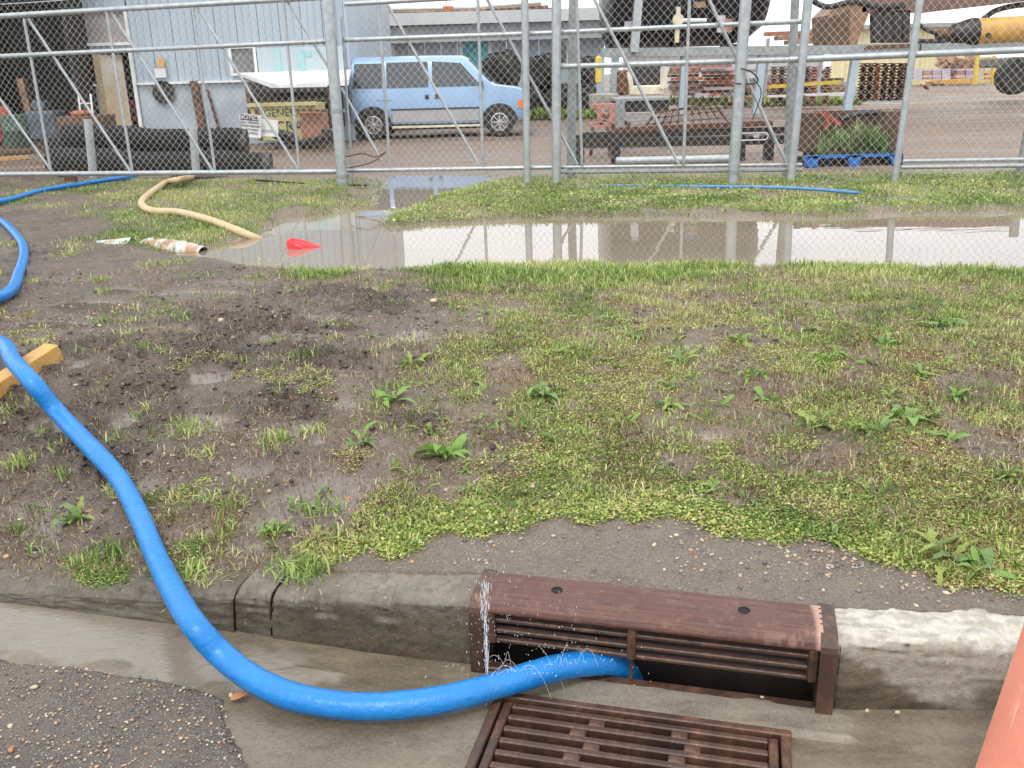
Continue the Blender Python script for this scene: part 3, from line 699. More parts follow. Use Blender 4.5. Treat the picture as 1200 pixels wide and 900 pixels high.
for u_ in (.205, .685):
    o = MB().lathe(L(u_, .068, HT), [(.0, -.004), (.0125, -.004), (.0130, .0022), (.0145, .0026), (.0155, .0012)], 20).build('bolt_hole', M('hole_shadow_iron', (.012, .009, .008), None, 5, .9) if u_ < .5 else bpy.data.materials['hole_shadow_iron'], inlet, smooth=True)

# ================================================================ GUTTER GRATE
grate = thing('drain_grate', L(.4, -.45), 'rusty brown slotted iron grate set in the gutter in front of the inlet', 'drain grate')
def gbar(name, a, b_, wd, ht, bev=.003): return MB().bar(a, b_, wd, ht, bev).build(name, iron_m, grate)
gz = -.012
for a, b_ in ((L(GU0 - .006, GV1 - .012, gz), L(GU1 + .006, GV1 - .012, gz)), (L(GU0 - .006, GV0 + .012, gz), L(GU1 + .006, GV0 + .012, gz))): gbar('frame_side', a, b_, .022, .045)
for a, b_ in ((L(GU0 + .008, GV1 - .023, gz), L(GU0 + .008, GV0 + .023, gz)), (L(GU1 - .008, GV1 - .023, gz), L(GU1 - .008, GV0 + .023, gz))): gbar('frame_side', a, b_, .022, .044)
gu0, gu1, gv1 = GU0 + .026, GU1 - .026, GV1 - .030
gbar('grate_rim', L(gu0 + .009, gv1, gz - .002), L(gu0 + .009, GV0 + .03, gz - .002), .022, .034); gbar('grate_rim', L(gu1 - .009, gv1, gz - .002), L(gu1 - .009, GV0 + .03, gz - .002), .022, .034)
rows = 14; pitch = .0425
first = gbar('grate_bar', L(gu0 + .021, gv1 - .008, gz - .003), L(gu1 - .021, gv1 - .008, gz - .003), .018, .032)
for r_ in range(1, rows + 1):
    c = first.copy(); COL.objects.link(c); c.parent = grate; c.location = first.location + EN * (-pitch * r_)
wd = gu1 - gu0; web = None
for r_ in range(rows):
    vv_ = gv1 - .008 - pitch * (r_ + .5)
    for uu in ((.36, .66) if r_ % 2 == 0 else (.30, .64 + .07)):
        u_ = gu0 + wd * uu
        if web is None: web = gbar('grate_web', L(u_, vv_ + .0121, gz - .004), L(u_, vv_ - .0121, gz - .004), .040, .030); wu, wv = u_, vv_
        else:
            c = web.copy(); COL.objects.link(c); c.parent = grate; c.location = web.location + EU * (u_ - wu) + EN * (vv_ - wv)

# ================================================================ HOSES
def catmull(P, n=12):
    P = [Vector(p) for p in P]; out = []
    P = [P[0] * 2 - P[1]] + P + [P[-1] * 2 - P[-2]]
    for i in range(1, len(P) - 2):
        for j in range(n):
            t_ = j / n; a, b_, c, d_ = P[i - 1:i + 3]
            out.append(.5 * ((2 * b_) + (c - a) * t_ + (2 * a - 5 * b_ + 4 * c - d_) * t_ ** 2 + (-a + 3 * b_ - 3 * c + d_) * t_ ** 3))
    out.append(P[-2]); return out
def gh(px, py, z0=.28, r=.035, lift=0):       # a point of a hose lying on the ground
    p = G(px, py, z0 + r + lift)
    for _ in range(4):
        p = G(px, py, HZ(p.x, p.y) + r + lift)
    return p
HR = .0335
def gz0(px, py, z): return G(px, py, z)
pts = [D(175, 206, 14.2), gh(140, 209, lift=.02), gh(100, 215), gh(50, 223), gh(0, 236)]
pE = pts[-1]; pF = gh(0, 258)
pts += [pE + Vector((-.45, -.25, 0)), pE + Vector((-.8, -.75, 0)), pF + Vector((-.42, .42, 0)), pF, gh(18, 274), gh(28, 292), gh(23, 318), gh(0, 348)]
pA = pts[-1]; pB = gh(0, 402, lift=.06)
pts += [pA + Vector((-.4, -.25, 0)), pA + Vector((-.62, -.62, .02)), pB + Vector((-.38, .28, .0)), pB, gh(16, 424, lift=.085), gh(38, 448, lift=.05), gh(70, 486), gh(110, 528), gh(140, 562), gh(163, 605), gh(183, 652), gh(204, 695, lift=.015)]
pts += [gz0(228, 733, .15), gz0(258, 766, .085), gz0(296, 795, .055), gz0(350, 818, .048), gz0(430, 828, .046), gz0(515, 820, .048), gz0(590, 801, .050), gz0(650, 783, .055), L(.300, -.005, .046), L(.36, .045, .02), L(.40, .085, -.05), L(.42, .10, -.17)]
cl_ = catmull(pts, 14)
rs = [HR * (1 + .012 * math.sin(i * .23) + .06 * sst(2.6, 3.6, p.y) - .14 * sst(6, 8, p.y)) for i, p in enumerate(cl_)]
hb = MB().tube(cl_, HR, 24, True, rs=rs, flat=[.95] * len(cl_))
for i_, c_ in enumerate(cl_):
    for k_, f_ in ((2, 1.035), (14, 1.045), (8, .985), (19, .985)):
        a_ = i_ * 24 + k_; hb.v[a_] = tuple(Vector(c_) + (Vector(hb.v[a_]) - Vector(c_)) * (f_ + .012 * math.sin(i_ * .9 + k_)))
hose = hb.build('blue_hose', blue_hose_m, loc=G(430, 828, 0), smooth=True)
tag(hose, 'long bright blue discharge hose snaking from the gate over the mud into the drain inlet', 'hose')
tp = [D(232, 206, 13.4), gh(212, 210, r=.035, lift=.06), gh(195, 214, r=.035), gh(173, 229, r=.035), gh(166, 239, r=.035), gh(178, 247, r=.035), gh(210, 249, r=.035), gh(245, 258, r=.035), gh(272, 268, r=.035), G(296, 278, WZ + .01), G(318, 287, WZ - .09)]
tag(MB().tube(catmull(tp, 10), .036, 16).build('suction_hose', tan_hose_m, loc=tp[3], smooth=True), 'tan suction hose curving through the grass and dipping into the flood water', 'hose')

# spray from pinholes in the hose
b = MB(); rr = random.Random(3)
def drop(p, r, st=1.0):
    p = Vector(p); a = [(0, 0, r * st), (r, 0, 0), (0, r, 0), (-r, 0, 0), (0, -r, 0), (0, 0, -r * st)]
    b.add([p + Vector(q_) for q_ in a], [(0, 1, 2), (0, 2, 3), (0, 3, 4), (0, 4, 1), (5, 2, 1), (5, 3, 2), (5, 4, 3), (5, 1, 4)])
for i in range(230):     # upright jet
    t_ = rr.random() ** .8; p0 = G(571, 788, .085); drop(p0 + Vector((rr.gauss(0, .0022 + .007 * t_ ** 2), rr.gauss(0, .004), t_ * .26)), .0003 + rr.random() * .0004, rr.uniform(5, 32))
for i in range(150):     # haze thrown high
    drop(G(rr.gauss(578, 22), 780, .09) + Vector((0, rr.gauss(0, .03), rr.uniform(.0, .45))), rr.uniform(.0004, .0009), rr.uniform(2, 7))
arcs = [(600, 790, 640, 732), (600, 790, 690, 760), (655, 775, 672, 735), (560, 800, 520, 765), (620, 790, 640, 790), (700, 770, 735, 760)]
for (ax, ay, bx_, by_) in arcs:
    A_ = G(ax, ay, .09); B_ = D(bx_, by_, A_.y + .02); Cc = A_ + (B_ - A_) * 1.9; Cc.z = .05
    for i in range(14):
        t_ = rr.random(); drop((A_ * (1 - t_) ** 2 + B_ * (2 * 1.3 * t_ * (1 - t_)) + Cc * (t_ ** 2) if False else A_.lerp(Cc, t_) + Vector((rr.gauss(0, .004), rr.gauss(0, .004), 4 * t_ * (1 - t_) * (B_.z - .06) * .55))), rr.uniform(.0006, .0014), rr.uniform(1, 2))
for i in range(90): drop(D(rr.gauss(650, 55), rr.gauss(762, 34), 2.06 - .26 * (rr.random() * .3)), rr.uniform(.0005, .0014), rr.uniform(1, 2.5))
for i in range(16):
    u0_ = rr.uniform(560, 690); A_ = G(u0_, 797 - (u0_ - 560) * .16, .075); vx, vy, vz = rr.uniform(-.35, .45), rr.uniform(-.1, .1), rr.uniform(.4, 1.15); st_ = [A_ + Vector((vx * q, vy * q, vz * q - 4.9 * q * q)) for q in [k * .012 for k in range(rr.randint(8, 20))]]
    b.tube(st_, .0003, 4)
tag(b.build('water_spray', drop_m, loc=G(600, 790, 0)), 'fine spray of water drops leaping from pinholes in the blue hose at the inlet', 'water spray', kind='stuff')

# ================================================================ SMALL THINGS ON THE VERGE
# timber
A = G(64, 410, .345); A.z = HZ(A.x, A.y) + .045; Bp = G(-90, 458, .345); Bp.z = HZ(Bp.x, Bp.y) + .045
o = MB().bar(A, Bp, .09, .088, .004).build('timber_block', wood_m, loc=(A + Bp) / 2)
tag(o, 'sawn yellow timber block lying under the blue hose in the mud', 'timber')
# crushed culvert pipe end
cA = G(172, 288, .27); cB = G(238, 293, .25)
cul = thing('culvert_pipe', cA, 'pale rust streaked corrugated culvert pipe end half sunk in the bank beside the flood water', 'pipe')
cul_m = M('old_galvanised_culvert', (.48, .50, .46), (.36, .20, .12), 5, .55, .2, .002, lo=.46, hi=.6, stretch=(3, .7, 1))
pp = []; rs_ = []; fl = []
for i in range(70):
    t_ = i / 69; p = cA.lerp(cB, t_); p.z = .235 + .01 * (1 - t_); pp.append(p); rs_.append((.135 - .075 * t_ ** 3) * (1 + .06 * math.sin(t_ * 34))); fl.append(.62)
MB().tube(pp, .1, 28, False, rs=rs_, flat=fl).build('pipe_shell', cul_m, cul, smooth=True)
MB().tube([cA + Vector((.03, 0, -.03)), cA + Vector((-.002, 0, -.03))], .12, 24, True, flat=[.6, .6]).build('pipe_mouth', dark_in, cul)
dir_ = (cB - cA).normalized(); q0 = cA - dir_ * .62; b = MB()
for i in range(16):
    a0 = i / 16; a1 = (i + 1) / 16; w0, w1 = .05 + .05 * math.sin(a0 * 3.1), .05 + .05 * math.sin(a1 * 3.1)
    p = q0.lerp(cA - dir_ * .14, a0); r_ = q0.lerp(cA - dir_ * .14, a1); n_ = Vector((-dir_.y, dir_.x, 0)); z0_ = .275 + .05 * a0; z1_ = .275 + .05 * a1
    b.add([(p.x - n_.x * w0, p.y - n_.y * w0, z0_ - .035), (p.x, p.y, z0_ + .01), (p.x + n_.x * w0, p.y + n_.y * w0, z0_ - .02), (r_.x - n_.x * w1, r_.y - n_.y * w1, z1_ - .035), (r_.x, r_.y, z1_ + .01), (r_.x + n_.x * w1, r_.y + n_.y * w1, z1_ - .02)], [(0, 1, 4, 3), (1, 2, 5, 4)])
b.build('torn_flap', M('verdigris_steel', (.45, .62, .56), (.40, .26, .18), 6, .55, .2, 0, lo=.45, hi=.6), cul, smooth=True)
# red cap in the water
rc = G(352, 290, WZ); vs_ = []; fs_ = []; n, m = 22, 8
for j in range(m + 1):
    t_ = j / m * PI / 2
    for i in range(n):
        a = 2 * PI * i / n; st = 1 + .9 * max(0, math.cos(a)) ** 3; r_ = .10 * math.cos(t_) * st; sk = 1 + .10 * math.sin(5 * a + j)
        vs_.append((rc.x + r_ * math.cos(a) * sk - .02 * j * .3, rc.y + r_ * math.sin(a) * .75 * sk, rc.z - .02 + .085 * math.sin(t_) * (1 - .35 * math.cos(a) * math.cos(t_)) + .008 * math.sin(4 * a)))
for j in range(m):
    for i in range(n): fs_.append((j * n + i, j * n + (i + 1) % n, (j + 1) * n + (i + 1) % n, (j + 1) * n + i))
tag(MB().add(vs_, fs_).build('plastic_sheet', red_p, loc=rc, smooth=True), 'crumpled bright red plastic poking out of the flood water', 'plastic')
# thin blue pipe in the grass under the fence
bp_ = [gh(672, 217, r=.012, lift=-.01), gh(760, 218, r=.012, lift=-.008), gh(870, 219, r=.012, lift=.022), gh(940, 221, r=.012, lift=.04), gh(1006, 226, r=.012, lift=.035)]
tag(MB().tube(catmull(bp_, 6), .016, 10).build('blue_pipe', blue_pipe_m, loc=bp_[3], smooth=True), 'thin straight blue plastic pipe lying in the grass along the fence foot', 'pipe')
# traffic cone leaning in at the right
cb = Vector((1.035, 1.40, .01)); cone = thing('traffic_cone', cb, 'salmon orange traffic cone at the right edge of the picture on the gutter', 'traffic cone')
MB().lathe(cb, [(.185, .03), (.182, .045), (.172, .07), (.066, .98), (.055, .99), (.0, .99)], 48).build('cone_body', orange_plastic, cone, smooth='auto')
MB().box(cb + Vector((0, 0, .013)), (.40, .34, .03), (0, 0, R(8)), .008).build('cone_base', orange_plastic, cone)

# ================================================================ GRAVEL, STONES, LEAVES
def pebbles(name, pts_, rad, label, seed, tint):
    rg = np.random.default_rng(seed); n = len(pts_)
    t_ = (1 + 5 ** .5) / 2; iv = np.array([(-1, t_, 0), (1, t_, 0), (-1, -t_, 0), (1, -t_, 0), (0, -1, t_), (0, 1, t_), (0, -1, -t_), (0, 1, -t_), (t_, 0, -1), (t_, 0, 1), (-t_, 0, -1), (-t_, 0, 1)]) / 1.9
    fi = np.array([(0, 11, 5), (0, 5, 1), (0, 1, 7), (0, 7, 10), (0, 10, 11), (1, 5, 9), (5, 11, 4), (11, 10, 2), (10, 7, 6), (7, 1, 8), (3, 9, 4), (3, 4, 2), (3, 2, 6), (3, 6, 8), (3, 8, 9), (4, 9, 5), (2, 4, 11), (6, 2, 10), (8, 6, 7), (9, 8, 1)])
    sc = np.stack([rad * rg.uniform(.8, 1.4, n), rad * rg.uniform(.6, 1.0, n), rad * rg.uniform(.4, .75, n)], 1); a = rg.uniform(0, 2 * PI, n)
    v = iv[None] * (1 + rg.uniform(-.16, .16, (n, 12, 1))) * sc[:, None, :]
    ca, sa = np.cos(a)[:, None], np.sin(a)[:, None]; x_ = v[..., 0] * ca - v[..., 1] * sa; y_ = v[..., 0] * sa + v[..., 1] * ca
    V_ = np.stack([x_ + pts_[:, 0:1], y_ + pts_[:, 1:2], v[..., 2] + pts_[:, 2:3]], -1).reshape(-1, 3)
    f_ = (fi[None] + (np.arange(n) * 12)[:, None, None]).reshape(-1)
    pal = np.array(tint); ci = rg.integers(0, len(pal), n); col = pal[ci] * rg.uniform(.7, 1.15, (n, 1)); col = np.repeat(np.concatenate([col, np.ones((n, 1))], 1), 12, 0)
    o = raw_mesh(name, V_, f_, 3, pebble_m, True, dict(Col=col)); tag(o, label, 'gravel', kind='stuff'); return o
TN = [(.42, .34, .24), (.30, .24, .18), (.22, .18, .15), (.52, .42, .30), (.16, .13, .12), (.45, .26, .14), (.34, .30, .27), (.12, .10, .10)]
n = 16000; xs = RNG.uniform(-2.0, -.3, n); ys = RNG.uniform(1.2, 2.75, n); dd = -sdf(xs, ys, poly); pk = (dd > .02) & (RNG.random(n) < .35 + .65 * fbm(xs, ys, 3, 3, 7)); xs, ys = xs[pk], ys[pk]
rad = .0016 + .0042 * RNG.random(len(xs)) ** 2.5
pebbles('asphalt_gravel', np.stack([xs, ys, .0145 + (fbm(xs, ys, 5, 3, 96) - .5) * .008 + rad * .3], 1), rad, 'small tan and grey stones scattered over the old asphalt', 3, TN)
n = 26000; xs = RNG.uniform(-1.6, 2.4, n); t_ = RNG.random(n); ys = yc(xs) + .17 + t_ * .75; pe_ = past_edge(xs, ys)
dens = np.where(pe_ < .05, (.10 + .9 * sst(.35, 1.1, xs)) * sst(.02, .25, ys - yc(xs) - .15) * sst(.42, .6, fbm(xs, ys, 6, 3, 17) + .25 * sst(.4, 1.2, xs)) + .05, .02); pk = RNG.random(n) < dens; xs, ys = xs[pk], ys[pk]
rad = .0022 + .0062 * RNG.random(len(xs)) ** 3
pebbles('silt_gravel', np.stack([xs, ys, land(xs, ys)[0] + rad * .15], 1), rad, 'loose gravel strewn on the silt between kerb and turf', 5, TN)
n = 9000; xs = RNG.uniform(-1, 1, n); ys = RNG.uniform(2.6, 6.2, n); xs = xs * ys * .62; dens = sst(.42, .62, fbm(xs, ys, 3, 3, 27)) * (1 - cov(xs, ys)) + .08; pk = (RNG.random(n) < dens) & (sdf_big(xs, ys) > .1); xs, ys = xs[pk], ys[pk]
rad = .0035 + .009 * RNG.random(len(xs)) ** 5
pebbles('verge_gravel', np.stack([xs, ys, land(xs, ys)[0] + rad * .2], 1), rad, 'little stones and grit pressed into the mud of the verge', 6, TN)
n = 30000; ys = np.exp(RNG.uniform(math.log(2.5), math.log(6.3), n)); xs = RNG.uniform(-.72, .72, n) * ys; _z, _w, _c, _d, _s = land(xs, ys)
dens = (.16 + .84 * _c) * (1 - _w) * (1 - .6 * cov(xs, ys)) * sst(.0, .15, past_edge(xs, ys)); pk = (RNG.random(n) < dens) & (_d > .08); xs, ys, _z = xs[pk], ys[pk], _z[pk]; rad = .003 + .013 * RNG.random(len(xs)) ** 3
pebbles('mud_crumbs', np.stack([xs, ys, _z + rad * .1], 1), rad, 'dark crumbs and clods of wet earth on the churned mud', 8, [(.05, .034, .026), (.075, .052, .04), (.035, .024, .018), (.11, .08, .06), (.16, .12, .09)])
# single stones one can point at
def stone(name, px, py, r, col, label, cat='stone', sq=.6):
    r = r * (.62 if py > 600 else .85); p = G(px, py, .28); p.z = HZ(p.x, p.y) if p.y > yc(p.x) + .15 else .012; p = G(px, py, p.z + r * .3); b = bmesh.new(); bmesh.ops.create_icosphere(b, subdivisions=3, radius=r); rg = random.Random(px)
    o1, o2 = rg.random() * 9, rg.random() * 9
    for v in b.verts:
        k_ = 1 + .35 * (math.sin(v.co.x / r * 1.7 + o1) * math.cos(v.co.y / r * 2.1 + o2)) * .5; v.co = Vector((v.co.x * k_ * 1.15, v.co.y * k_ * .85, v.co.z * sq * k_))
    me = bpy.data.meshes.new(name); b.to_mesh(me); b.free(); me.shade_smooth(); o = bpy.data.objects.new(name, me); COL.objects.link(o); o.location = p + Vector((0, 0, r * sq * .25)); o.rotation_euler = (0, 0, rg.random() * 3); me.materials.append(col)
    return tag(o, label, cat)
s_pale = M('pale_stone', (.48, .40, .27), (.36, .29, .20), 30, .55, 0, .001); s_or = M('orange_brick', (.40, .17, .08), (.30, .12, .06), 40, .7, 0, .002); s_gr = M('grey_stone', (.28, .25, .22), (.20, .18, .16), 40, .6, 0, .001)
for a in [('stone', 508, 353, .026, s_pale, 'round pale potato-like stone at the top edge of the dark mud'), ('stone', 401, 344, .018, s_pale, 'small pale stone at the left of the round potato-like one'), ('stone', 259, 376, .022, s_pale, 'pale stone on the dark churned mud left of centre'),
          ('brick_fragment', 92, 628, .018, s_or, 'upper orange brick fragment by the weeds left of the hose', 'brick'), ('brick_fragment', 93, 643, .022, s_or, 'lower orange brick fragment by the weeds left of the hose', 'brick'), ('brick_fragment', 138, 416, .030, s_or, 'crumbling brown brick fragment right of the timber block', 'brick'),
          ('brick_fragment', 408, 585, .016, s_or, 'orange brick fragment beside the pale leaves', 'brick'), ('brick_fragment', 20, 588, .018, s_or, 'orange brick fragment near the left picture edge', 'brick'), ('stone', 501, 638, .014, s_or, 'orange brown pebble on the kerb silt below the turf', 'stone'),
          ('stone', 678, 633, .011, s_pale, 'yellowish pebble on the silt above the inlet'), ('stone', 995, 686, .014, s_pale, 'larger tan pebble on the silt right of the inlet'), ('stone', 1004, 690, .013, s_gr, 'grey pebble touching the larger tan pebble'), ('stone', 938, 668, .010, s_pale, 'topmost pebble of the small heap behind the inlet'),
          ('stone', 930, 674, .011, s_gr, 'rosy grey pebble of the small heap behind the inlet'), ('stone', 40, 806, .013, s_pale, 'orange tan pebble alone on the asphalt'), ('stone', 12, 851, .012, s_pale, 'upper tan pebble of the left group on the asphalt'), ('stone', 13, 879, .014, s_or, 'lower orange pebble of the left group on the asphalt'), ('stone', 271, 815, .012, s_pale, 'tan pebble in the broken corner of the asphalt'),
          ('stone', 1016, 833, .009, s_pale, 'yellow pebble in the crack under the right kerb'), ('stone', 1052, 835, .010, s_pale, 'tan pebble in the crack under the right kerb'), ('stone', 893, 817, .007, s_pale, 'little yellow pebble on the cement lip of the inlet')]:
    stone(*a[:6], *a[6:])

# ================================================================ WHAT GROWS
def foliage(name, P, label, cat, seed, kind_='grass', lmin=.02, lmax=.06, wmul=1.0, per=6, cols=None, spread=.02, lean=.6):
    rg = np.random.default_rng(seed); n = len(P); N = n * per; B = np.repeat(P, per, 0) + np.concatenate([rg.normal(0, spread, (N, 2)), np.zeros((N, 1))], 1)
    a = rg.uniform(0, 2 * PI, N); ln = rg.uniform(lmin, lmax, N) * np.repeat(rg.uniform(.7, 1.25, n), per); le = rg.uniform(.1, lean, N) * (1.3 if kind_ == 'leaf' else 1)
    dx, dy = np.cos(a), np.sin(a); wd_ = ln * (.055 if kind_ == 'grass' else .42) * wmul * rg.uniform(.8, 1.3, N)
    if kind_ == 'grass': wd_ = np.maximum(wd_, .0016 * wmul)
    sx_, sy_ = -dy * wd_, dx * wd_; up = np.sqrt(np.maximum(1 - le ** 2, .02))
    if kind_ == 'grass':
        mid = B + np.stack([dx * ln * le * .35, dy * ln * le * .35, ln * up * .6], 1); tip = B + np.stack([dx * ln * le * 1.1, dy * ln * le * 1.1, ln * up * .92], 1)
        S_ = np.stack([sx_, sy_, 0 * sx_], 1)
        V_ = np.stack([B - S_ * .8, B + S_ * .8, mid + S_, mid - S_, tip], 1).reshape(-1, 3); m = 5
        o_ = (np.arange(N) * 5)[:, None]; f_ = np.concatenate([o_ + [0, 1, 2], o_ + [0, 2, 3], o_ + [3, 2, 4]], 1).reshape(-1)
    else:
        z0_ = rg.uniform(.0, .5, N)[:, None] * ln[:, None] * np.array([[0, 0, 1.6]]); B = B + z0_
        ls = .0 + rg.uniform(-.15, .75, N); hh_ = ln * np.sin(ls); fw = ln * np.cos(ls); S_ = np.stack([sx_, sy_, 0 * sx_ + wd_ * .25], 1); S2 = np.stack([-sx_, -sy_, wd_ * .25], 1)
        mid = B + np.stack([dx * fw * .5, dy * fw * .5, hh_ * .55], 1); tip = B + np.stack([dx * fw, dy * fw, hh_], 1)
        V_ = np.stack([B, mid + S_, tip, mid + S2], 1).reshape(-1, 3); m = 4
        o_ = (np.arange(N) * 4)[:, None]; f_ = np.concatenate([o_ + [0, 1, 2], o_ + [0, 2, 3]], 1).reshape(-1)
    cols = np.array(cols); w_ = fbm(P[:, 0], P[:, 1], 2.3, 3, seed + 5); ci = np.clip((np.repeat(w_, per) * 1.5 - .25 + rg.normal(0, .28, N)) * len(cols), 0, len(cols) - 1).astype(int)
    c_ = cols[ci] * rg.uniform(.75, 1.25, (N, 1)); c_ = np.repeat(np.concatenate([c_, np.ones((N, 1))], 1), m, 0)
    return tag(raw_mesh(name, V_, f_, 3, blade_m, False, dict(Col=c_)), label, cat, kind='stuff')
def scatter(n, y0, y1, kx, dens, seed):
    n = int(n * 1.2); rg = np.random.default_rng(seed); y_ = np.exp(rg.uniform(math.log(y0), math.log(y1), n)); x_ = rg.uniform(-kx, kx + .35, n) * y_
    p = rg.random(n) < dens(x_, y_); x_, y_ = x_[p], y_[p]; z_ = land(x_, y_)[0]; return np.stack([x_, y_, z_ - .003], 1)
GC = [(.11, .18, .04), (.19, .30, .065), (.30, .41, .10), (.41, .48, .15), (.55, .53, .25)]
LC = [(.11, .17, .035), (.21, .30, .06), (.32, .41, .085), (.43, .49, .13), (.56, .57, .22), (.47, .38, .17), (.24, .13, .065)]
DC = [(.36, .27, .15), (.24, .15, .08), (.50, .42, .26), (.16, .10, .055)]
def base_d(x_, y_, lo_, hi_, f, sd_):
    c_ = cov(x_, y_) ; c_ = c_ * sst(.12, .5, c_); n_ = fbm(x_, y_, f, 4, sd_); pe_ = past_edge(x_, y_); return sst(lo_, hi_, c_ * .95 + (n_ - .5) * 2.3 + (vn(x_ * 17, y_ * 17, sd_) - .5) * .35) * sst(-.01, .03, pe_) * (sdf_big(x_, y_) > .02)
# creeping small-leaved weed, thick at the turf's front edge
d1 = lambda x_, y_: base_d(x_, y_, .42, .82, 5.0, 101) * sst(6.2, 4.3, y_)
foliage('creeping_weed', scatter(125000, 2.0, 6.2, .72, d1, 11), 'low yellow green creeping weed thick along the front edge of the turf', 'ground cover', 21, 'leaf', .005, .0115, .8, 10, LC, .017)
edge = lambda x_, y_: np.where((past_edge(x_, y_) > -.01) & (past_edge(x_, y_) < .15), .62 * sst(.42, .8, cov(x_, y_) + (fbm(x_, y_, 6, 3, 7) - .5) * .5), 0)
foliage('turf_edge_weed', scatter(125000, 1.95, 3.6, .72, edge, 12), 'brighter leafy weed bulging over the ragged edge of the turf', 'ground cover', 22, 'leaf', .006, .0135, .85, 8, LC[:6], .016)
# grass
d2 = lambda x_, y_: base_d(x_, y_, .44, 1.0, 5.5, 111) * (.22 + .78 * sst(3.0, 5.0, y_))
foliage('verge_grass', scatter(85000, 2.0, 6.4, .75, d2, 13), 'patchy grass growing on the muddy verge', 'grass', 23, 'grass', .015, .042, .8, 6, GC, .022, 1.0)
d3 = lambda x_, y_: base_d(x_, y_, .5, .8, 3.0, 121) * sst(5.2, 5.9, y_ + .3 * fbm(x_, y_, 2, 2, 3))
foliage('bank_grass', scatter(30000, 5.2, 6.6, .85, d3, 14), 'longer grass along the near bank of the flood water', 'grass', 24, 'grass', .02, .066, .7, 6, GC, .05, 1.05)
d4 = lambda x_, y_: base_d(x_, y_, .35, .7, 2.4, 131) * (y_ > 6.9) * (y_ < yf(x_) + .8)
foliage('fence_grass', scatter(70000, 6.9, 13.2, .85, d4, 15), 'bright green grass strip between the flood water and the fence', 'grass', 25, 'grass', .016, .05, 1.1, 6, GC, .06, 1.15)
foliage('strip_clover', scatter(24000, 8.4, 12.0, .85, lambda x_, y_: base_d(x_, y_, .5, .9, 2.6, 141) * (x_ > -1.2) * (y_ < yf(x_) + .5), 16), 'broad leaved clover mixed into the grass strip under the fence', 'ground cover', 26, 'leaf', .012, .030, .9, 6, GC, .05)
# straw and dead stalks
foliage('dead_stalks', scatter(90000, 2.1, 6.3, .75, lambda x_, y_: sst(.0, .1, past_edge(x_, y_)) * (.18 + .7 * sst(.42, .58, fbm(x_, y_, 5, 3, 151))) * (sdf_big(x_, y_) > .05) * (.35 + .65 * cov(x_, y_)), 17), 'dry brown stalks and straw matted between the green', 'straw', 27, 'grass', .012, .036, .8, 4, DC, .03, 1.35)
# isolated tufts in the mud at the left
foliage('mud_tufts', np.concatenate([np.array([[*(lambda p: (p.x + random.gauss(0, .03), p.y + random.gauss(0, .04), HZ(p.x, p.y)))(G(px, py, .27))]]) for px, py, k_ in [(a_, b_ - (14 if b_ > 590 else 0), c_) for a_, b_, c_ in
        [(355, 427, 26), (172, 473, 12), (210, 480, 12), (225, 490, 14), (238, 505, 12), (320, 500, 8), (370, 495, 12), (200, 540, 14), (260, 545, 12), (270, 555, 12), (95, 598, 20), (105, 594, 16), (128, 594, 14), (235, 635, 10), (210, 630, 14), (165, 418, 8), (330, 500, 10), (310, 575, 8), (12, 500, 16), (20, 498, 14), (8, 465, 8), (60, 505, 10), (395, 410, 6), (320, 416, 6), (215, 385, 8), (195, 375, 10), (150, 405, 6), (120, 332, 12), (40, 335, 12), (20, 340, 10), (365, 560, 10), (385, 565, 10), (330, 630, 14), (370, 632, 20), (355, 640, 14), (10, 545, 8), (130, 525, 10), (465, 452, 10), (240, 595, 8)] + [(random.uniform(0, 560), random.uniform(330, 612), random.randint(2, 6)) for _ in range(38)]] for _ in range(k_)]),
        'scattered tufts of grass and weed standing in the wet mud', 'grass', 28, 'grass', .02, .055, .9, 7, GC, .018, 1.2)

def leaf_mesh(name, mat, ln, wd_, lobed=0, seed=0):
    rg = random.Random(seed); n = 7; vs_ = []; fs_ = []
    for i in range(n):
        t_ = i / (n - 1); w_ = wd_ * math.sin(PI * min(1, t_ ** .8 * .97 + .03)) ** .75 * (1 + (lobed * (1 if i % 2 else -1)))
        if i == n - 1: w_ = .001
        x_ = ln * t_; z_ = ln * (.30 * math.sin(t_ * 2.3) - .10 * t_ * t_)
        vs_ += [(x_, -w_, z_ + w_ * .35), (x_, 0, z_), (x_ - w_ * .1, w_, z_ + w_ * .35)]
    for i in range(n - 1):
        a = i * 3; fs_ += [(a, a + 3, a + 4, a + 1), (a + 1, a + 4, a + 5, a + 2)]
    me = bpy.data.meshes.new(name); me.from_pydata(vs_, [], fs_); me.materials.append(mat); me.shade_smooth(); return me
LM = [leaf_mesh('leaf', leaf_ms[i % 3], 1, w_, lb, i) for i, (w_, lb) in enumerate([(.12, .10), (.15, .06), (.11, .38), (.17, .08), (.12, .42), (.13, .25)])]
def rosette(px, py, size, nl, label, kinds=(0, 1), group=None, seed=0, flat=.0):
    rg = random.Random(seed + int(px * 7 + py)); p = G(px, py, .28); p = G(px, py, HZ(p.x, p.y)); p.z = HZ(p.x, p.y) - .003
    t = thing('leafy_weed', p, label, 'weed', group, rg.random() * 6)
    for i in range(nl):
        o = bpy.data.objects.new('leaf', LM[rg.choice(kinds)]); COL.objects.link(o); o.parent = t; s_ = size * rg.uniform(.35, 1.15) * .60
        a = 2 * PI * i / nl * 1.618 * 2 + rg.gauss(0, .25); o.scale = (s_, s_ * rg.uniform(.85, 1.2), s_ * rg.uniform(.6, 1.3)); o.location = (math.cos(a) * .006 + rg.gauss(0, size * .13), math.sin(a) * .006 + rg.gauss(0, size * .10), rg.random() * .006)
        o.rotation_euler = (rg.gauss(0, .35), rg.gauss(-.02, .28) + flat, a)
    return t
